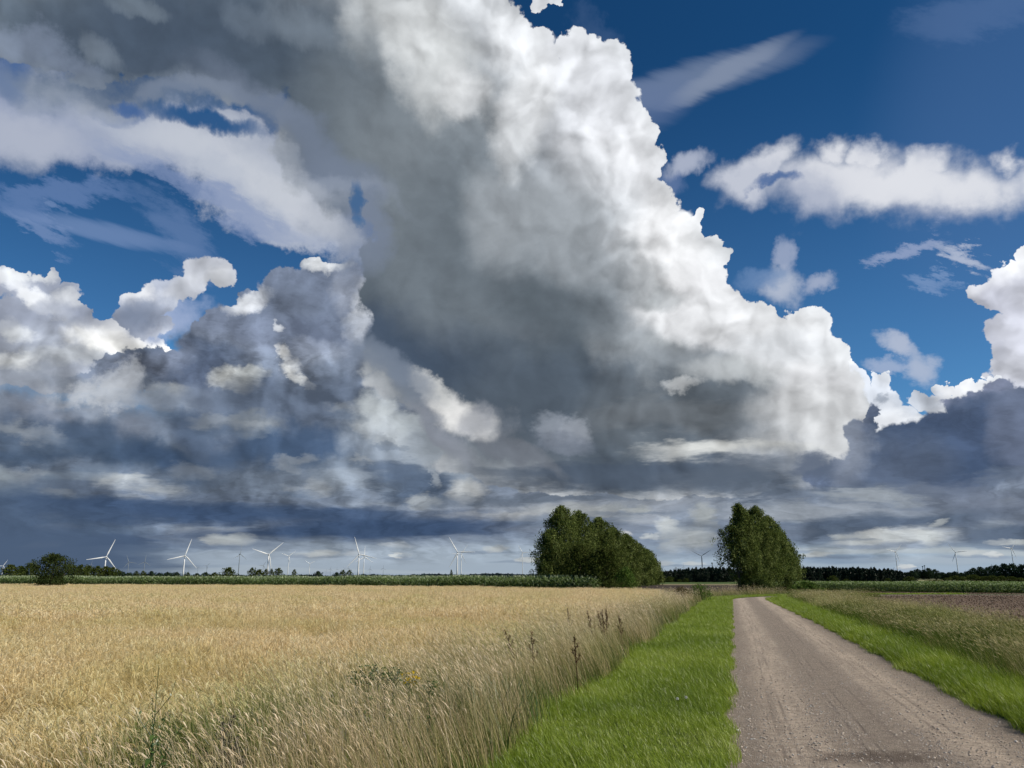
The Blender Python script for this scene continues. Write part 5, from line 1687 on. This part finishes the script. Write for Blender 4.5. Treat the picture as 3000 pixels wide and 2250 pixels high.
# --- a lattice pylon and slender masts, far off
steel = paint('galvanised_steel', (.20, .22, .24), .6)
def beam(a, b, r): return tube([a, b], [r, r], 4)
def pylon(x, top, dist, label):
    h = EYE + (1693 - top) * dist / FPX
    root = empty('lattice_pylon', on_ground(x, dist)); tag(root, label, 'pylon')
    parts = []
    w0, w1 = h * .11, h * .02
    for sx in (-1, 1):
        for sy in (-1, 1): parts.append(beam((sx * w0, sy * w0, 0), (sx * w1, sy * w1, h), h * .006))
    for i in range(6):
        z0, z1 = h * i / 6, h * (i + 1) / 6
        a, b = w0 + (w1 - w0) * i / 6, w0 + (w1 - w0) * (i + 1) / 6
        for sy in (-1, 1):
            parts.append(beam((-a, sy * a, z0), (b, sy * b, z1), h * .004)); parts.append(beam((a, sy * a, z0), (-b, sy * b, z1), h * .004))
    v, f = merge(parts); obj('lattice_tower', mesh_from('lattice_tower', v, f, steel), root)
    for z, w in ((.72, .26), (.86, .20)):
        v, f = merge([beam((-h * w, 0, h * z), (h * w, 0, h * z), h * .007), beam((-h * w, 0, h * z), (0, 0, h * (z + .06)), h * .005), beam((h * w, 0, h * z), (0, 0, h * (z + .06)), h * .005)])
        obj('cross_arm', mesh_from('cross_arm', v, f, steel), root)
pylon(1982, 1663, 1500, 'small lattice power pylon between the two tree rows')
def mast(x, top, dist, w, label):
    h = EYE + (1693 - top) * dist / FPX
    root = empty('mast', on_ground(x, dist)); tag(root, label, 'mast')
    v, f = tube([(0, 0, 0), (0, 0, h * .5), (0, 0, h * .93)], [w, w * .8, w * .6], 8)
    obj('shaft', mesh_from('shaft', v, f, steel), root)
    v, f = tube([(0, 0, h * .93), (0, 0, h)], [w * 1.5, w * 1.4], 8)
    obj('mast_head', mesh_from('mast_head', v, f, steel), root)
mast(2089, 1652, 1400, 1.1, 'slender dark mast just left of the right tree row')
mast(2707, 1664, 1300, .7, 'left one of two thin masts above the far trees at right')
mast(2713, 1662, 1300, .7, 'right one of two thin masts above the far trees at right')

# ------------------------------------------------------------------ weeds and single plants
rust = blades_mat('dock_seed', [(0.035, 0.018, 0.010), (0.075, 0.035, 0.02), (0.13, 0.065, 0.038)], trans=.1, gloss=0)
weed_green = blades_mat('weed_leaf', [(0.03, 0.07, 0.012), (0.06, 0.12, 0.02), (0.10, 0.17, 0.035)], trans=.35, gloss=.06)
grey_weed = blades_mat('grey_weed', [(0.07, 0.075, 0.05), (0.13, 0.12, 0.085), (0.21, 0.19, 0.14)], trans=.2, gloss=0)
petal = blades_mat('yellow_petal', [(0.5, 0.32, 0.01), (0.7, 0.5, 0.02)], trans=.3, gloss=0)
pale_head = blades_mat('pale_umbel', [(0.35, 0.28, 0.2), (0.55, 0.48, 0.38)], trans=.3, gloss=0)
def seed_plant(kind, x, ytop, h, lean, mat_stem, mat_head, label, cat, group=None, n_br=5, seeds=260, sd=.014, spread=.10, leafy=0, lmat=None, r=.006, head_z=.45, head='spike'):
    """single weed: branching stem, seed heads or flower heads, leaves; its top is at picture point (x, ytop)"""
    top = unproject(x, ytop, h)
    lx, ly = lean * h * math.cos(LEFT), lean * h * math.sin(LEFT)
    root = empty(kind, (top[0] - lx, top[1] - ly, 0)); tag(root, label, cat, group)
    def at(u): return Vector((lx * u ** 1.4, ly * u ** 1.4, h * u))
    parts = [tube([at(0), at(.35), at(.7), at(1.0)], [r, r * .9, r * .6, r * .3], 6)]
    tips = [(at(head_z), at(1.0))]
    for i in range(n_br):
        u = head_z + (0.9 - head_z) * i / max(n_br, 1)
        a = i * 2.4 + rng.random()
        L = h * spread * (1.4 - u)
        p0 = at(u); p1 = p0 + Vector((math.cos(a) * L, math.sin(a) * L, L * 1.3)); p2 = p1 + Vector((math.cos(a) * L * .3, math.sin(a) * L * .3, L * 1.0))
        parts.append(tube([p0, p1, p2], [r * .5, r * .4, r * .2], 5)); tips.append((p1, p2)); tips.append((p0.lerp(p1, .4), p1))
    v, f = merge(parts); obj('stem', mesh_from('stem', v, f, mat_stem), root)
    m_ = seeds
    if head == 'spike':
        w = np.array([max((b - a).length, .01) for a, b in tips]); w /= w.sum()
        k = rng.choice(len(tips), m_, p=w); u = rng.random(m_)[:, None]
        A = np.array([t[0] for t in tips])[k]; B = np.array([t[1] for t in tips])[k]
        c = A + (B - A) * u + rng.normal(0, sd * .8, (m_, 3))
    else:
        ends = np.array([t[1] for t in tips])
        k = rng.integers(0, len(ends), m_)
        q = rng.normal(0, 1, (m_, 3)); q[:, 2] *= .25
        c = ends[k] + q * sd * 1.3
    v, f = leaf_faces(c, sd * 1.3)
    obj('seed_head' if head == 'spike' else 'flower_head', mesh_from('head', v, f, mat_head, np.repeat(rng.random(m_), 4)), root)
    if leafy:
        zz = rng.random(leafy) * .85
        base_ = np.array([at(q) for q in zz]); a = rng.uniform(0, 6.28, leafy)
        L = h * rand(.08, .16, leafy) * (1.2 - zz)
        d = np.stack([np.cos(a), np.sin(a)], 1)
        p = np.zeros((leafy, 4, 3))
        for i, u in enumerate(np.linspace(0, 1, 4)):
            p[:, i, :2] = base_[:, :2] + d * (L * u)[:, None]; p[:, i, 2] = base_[:, 2] + L * (.6 * u - .75 * u * u)
        v, f, t = ribbon(p, (L * .26)[:, None] * np.array([[.3, 1, .8, .05]]), np.stack([-d[:, 1], d[:, 0], np.zeros(leafy)], 1), rng.random(leafy))
        obj('foliage', mesh_from('leaf', v, f, lmat or weed_green, t), root)
    return root
GD = 'dark dead dock stalks in the dry grass'
docks = [(1478, 1845, .85, .30, 4, 'dark dead dock stalk leaning left at the grain edge, nearest of all'), (1557, 1852, .84, .05, 3, 'upright dark dead dock stalk right of the leaning one'),
         (1752, 1790, .95, .12, 5, 'dark dock stalk at the left of the far cluster'), (1764, 1783, 1.0, .05, 5, 'tallest dark dock stalk in the far cluster'), (1776, 1780, 1.0, .0, 5, 'dark dock stalk right of the tallest in the far cluster'),
         (1720, 1790, .95, .15, 4, 'thin brown dock stalk left of the far cluster'), (1662, 1782, .9, .1, 4, 'small brown dock stalk far left of the far cluster'), (1812, 1802, .85, .1, 4, 'low brown dock stalk right of the far cluster'),
         (1682, 1864, .80, .05, 3, 'small dark dock stalk in the middle of the dry grass strip')]
for x, y, h, ln, nb, lab in docks:
    seed_plant('dock_plant', x, y, h, ln, rust, rust, lab, 'weed', GD, n_br=nb, seeds=330, sd=.013, spread=.075, r=.007, head_z=.55)
GR = 'green ragwort in the dry grass'
rag_ = [(1042, 1968, .80, 'ragwort at the left end of the green clump by the grain'), (1078, 1950, .86, 'tallest ragwort in the green clump by the grain'), (1105, 1958, .82, 'ragwort in the middle of the green clump by the grain'),
        (1150, 1957, .84, 'ragwort right of the middle of the green clump by the grain'), (1198, 1970, .80, 'ragwort with open yellow flowers at the right end of the clump'), (1125, 1975, .76, 'low ragwort between the taller ones in the green clump'), (1255, 1998, .75, 'single small ragwort just right of the green clump')]
for i, (x, y, h, lab) in enumerate(rag_):
    seed_plant('ragwort', x, y, h, .05, weed_green, petal if i == 4 else weed_green, lab, 'weed', GR, n_br=6, seeds=110, sd=.012, spread=.10, leafy=150, head_z=.8, head='flat', r=.005)
GT2 = 'tall thin thistles at the grain edge'
for i, (x, y, h, ln, lab) in enumerate([(447, 2046, 1.0, .10, 'thin green thistle leaning left at the lower left grain edge'), (466, 1948, 1.22, .02, 'tallest thin green thistle at the lower left grain edge'), (500, 2080, .95, .0, 'short green thistle right of the two tall thin ones')]):
    seed_plant('thistle', x, y, h, ln, weed_green, weed_green, lab, 'weed', GT2, n_br=6, seeds=60, sd=.010, spread=.09, leafy=36, head_z=.45, r=.0035)
GW = 'grey seeding weeds at the front edge of the dry grass'
for i, (x, y, h, lab) in enumerate([(655, 2095, .78, 'fluffy grey brown weed at the front grain edge'), (672, 2150, .7, 'lower grey brown weed right of the fluffy one'), (700, 2190, .62, 'small grey brown weed lowest at the front grain edge')]):
    seed_plant('mugwort', x, y, h, .05, grey_weed, grey_weed, lab, 'weed', GW, n_br=9, seeds=900, sd=.012, spread=.12, leafy=30, lmat=weed_green, head_z=.2, r=.004)
fresh_green = blades_mat('fresh_weed', [(0.06, 0.11, 0.018), (0.12, 0.19, 0.03), (0.22, 0.28, 0.06), (0.42, 0.38, 0.18)], trans=.4, gloss=.03)
# green leafy undergrowth at the lower left corner of the strip
def undergrowth(pts_px, rad, n, hmul, label, mat, name='green_undergrowth'):
    P = []
    for (x, y) in pts_px:
        c = unproject(x, y, .25); q = rng.normal(0, rad, (n, 2)); P.append(np.array(c)[None, :2] + q)
    xy = np.concatenate(P); m_ = len(xy)
    h = rand(.18, .5, m_) * hmul
    v, f, t = blades(xy, 0.0, h, rand(.006, .016, m_), h * rand(.1, .6, m_), rng.uniform(0, 6.28, m_), rng.random(m_), k=4)
    return tag(obj(name, mesh_from(name, v, f, mat, t)), label, 'weeds', kind='stuff')
undergrowth([(470, 2235), (540, 2225), (600, 2215), (560, 2180), (640, 2235), (690, 2150), (740, 2120), (790, 2130), (820, 2160), (400, 2250), (330, 2262)], .2, 430, 1.25, 'green leafy undergrowth at the front edge of grain and dry grass', fresh_green)
undergrowth([(900, 2140), (960, 2180), (1020, 2150), (1080, 2200), (980, 2080), (860, 2200)], .22, 200, 1.3, 'green blades mixed into the front of the dry grass strip', fresh_green)
undergrowth([(1240, 2030), (1290, 2070), (1180, 2060), (1330, 2110), (1130, 2040), (1450, 2060), (1380, 2080)], .22, 260, 1.25, 'greener grass patches inside the dry grass strip', weed_green)
undergrowth([(1500, 1880), (1560, 1900), (1610, 1880), (1440, 1900)], .35, 220, 1.3, 'olive green grass inside the dry strip below the dock stalks', weed_green)
# yellow-green bush and reddish herbs at the far end of the strip
tree('shrub', 2050, 1712, 30, 56, 'yellow green herb bush at the far end of the dry grass', 'shrub', None, bright_leaf, prof_round, base=.05, n_cl=90, per=22, leaf=.07, seed=95, tips=.6, rag=.4, limbs=3, cl_r=.2)
tree('shrub', 1995, 1722, 30, 52, 'brownish herb bush beside the yellow green one', 'shrub', None, leaf_mat('brown_herb', [(.05, .05, .02), (.10, .08, .035), (.16, .12, .06)]), prof_round, base=.05, n_cl=90, per=22, leaf=.06, seed=96, tips=.6, rag=.4, limbs=3, cl_r=.2)

# dandelion clocks in the left verge
fluff = blades_mat('seed_fluff', [(.55, .56, .52), (.8, .8, .76)], trans=.4, gloss=0)
for x, y, lab in ((1985, 2048, 'pale dandelion clock in the left verge, left one of the pair'), (2010, 2044, 'pale dandelion clock in the left verge, right one of the pair')):
    c = unproject(x, y, .24)
    root = tag(empty('dandelion', (c[0], c[1], 0)), lab, 'flower', 'dandelion clocks in the left verge')
    v, f = tube([(0, 0, 0), (.01, 0, .12), (0, 0, .235)], [.0022, .002, .0018], 6)
    obj('stem', mesh_from('stem', v, f, weed_green), root)
    g = rng.normal(0, 1, (160, 3)); g /= np.linalg.norm(g, axis=1)[:, None]
    v, f = leaf_faces(g * .014 + np.array([0, 0, .245]), .007)
    obj('seed_head', mesh_from('seed_head', v, f, fluff, np.repeat(rng.random(160), 4)), root)

# --- loose stones on the road
stone_m = Mat('stone'); _n = stone_m.attr('tint')
stone_m = stone_m.surface(stone_m.ramp(_n, [(0, (.34, .29, .24)), (.6, (.52, .45, .38)), (.9, (.42, .39, .35)), (1, (.6, .58, .55))]), .9, .2)
def stones(name, s, t, r, label):
    xy = to_xy(s, t); n = len(s)
    bm = bmesh.new(); bmesh.ops.create_icosphere(bm, subdivisions=1, radius=1.0); bm.verts.ensure_lookup_table()
    bv = np.array([v.co for v in bm.verts]); bf = np.array([[v.index for v in f.verts] for f in bm.faces]); bm.free()
    sc_ = np.stack([r * rand(.8, 1.4, n), r * rand(.7, 1.2, n), r * rand(.35, .7, n)], 1)
    jit = 1 + rng.normal(0, .12, (n, len(bv), 1))
    a = rng.uniform(0, 6.28, n)
    V_ = bv[None] * jit * sc_[:, None, :]
    x = V_[:, :, 0] * np.cos(a)[:, None] - V_[:, :, 1] * np.sin(a)[:, None]; y = V_[:, :, 0] * np.sin(a)[:, None] + V_[:, :, 1] * np.cos(a)[:, None]
    crown = 0.012 + 0.025 * np.clip(1 - ((t - 1.36) / 1.5) ** 2, 0, 1)
    V_ = np.stack([x + xy[:, 0:1], y + xy[:, 1:2], V_[:, :, 2] + crown[:, None]], 2)
    f = (bf[None] + (np.arange(n) * len(bv))[:, None, None]).reshape(-1, 3)
    return tag(obj(name, mesh_from(name, V_.reshape(-1, 3), f, stone_m, np.repeat(rng.random(n), len(bv)))), label, 'gravel', kind='stuff')
s_, t_ = scatter_strip(5.5, 30, RL, RR + .05, lambda q: 700 if q < 9 else 700 * (9 / q) ** 2.2)
keepr = rng.random(len(s_)) < (0.35 + .65 * vnoise(np.stack([s_ * .3, t_ * 3.5], 1), 1.0, 81))
s_, t_ = s_[keepr], t_[keepr]
stones('loose_gravel', s_, t_, np.minimum(.0035 + rng.exponential(.003, len(s_)), .018), 'loose grit and small stones lying on the gravel road')
def stone(x, y, r, label):
    c = unproject(x, y, .02)
    o = stones('white_stone', np.array([0.]), np.array([0.]), np.array([r]), label)
    me = o.data; co = np.zeros(len(me.vertices) * 3, dtype=np.float32); me.vertices.foreach_get('co', co); co = co.reshape(-1, 3)
    co -= co.mean(0); me.vertices.foreach_set('co', co.ravel()); o.location = (c[0], c[1], .03)
    me.attributes['tint'].data.foreach_set('value', np.full(len(me.vertices), .98, dtype=np.float32))
    del o['kind']; tag(o, label, 'stone')
stone(2160, 2143, .028, 'single white stone on the left edge of the gravel road')
stone(2600, 1929, .03, 'single pale stone at the right edge of the gravel road')
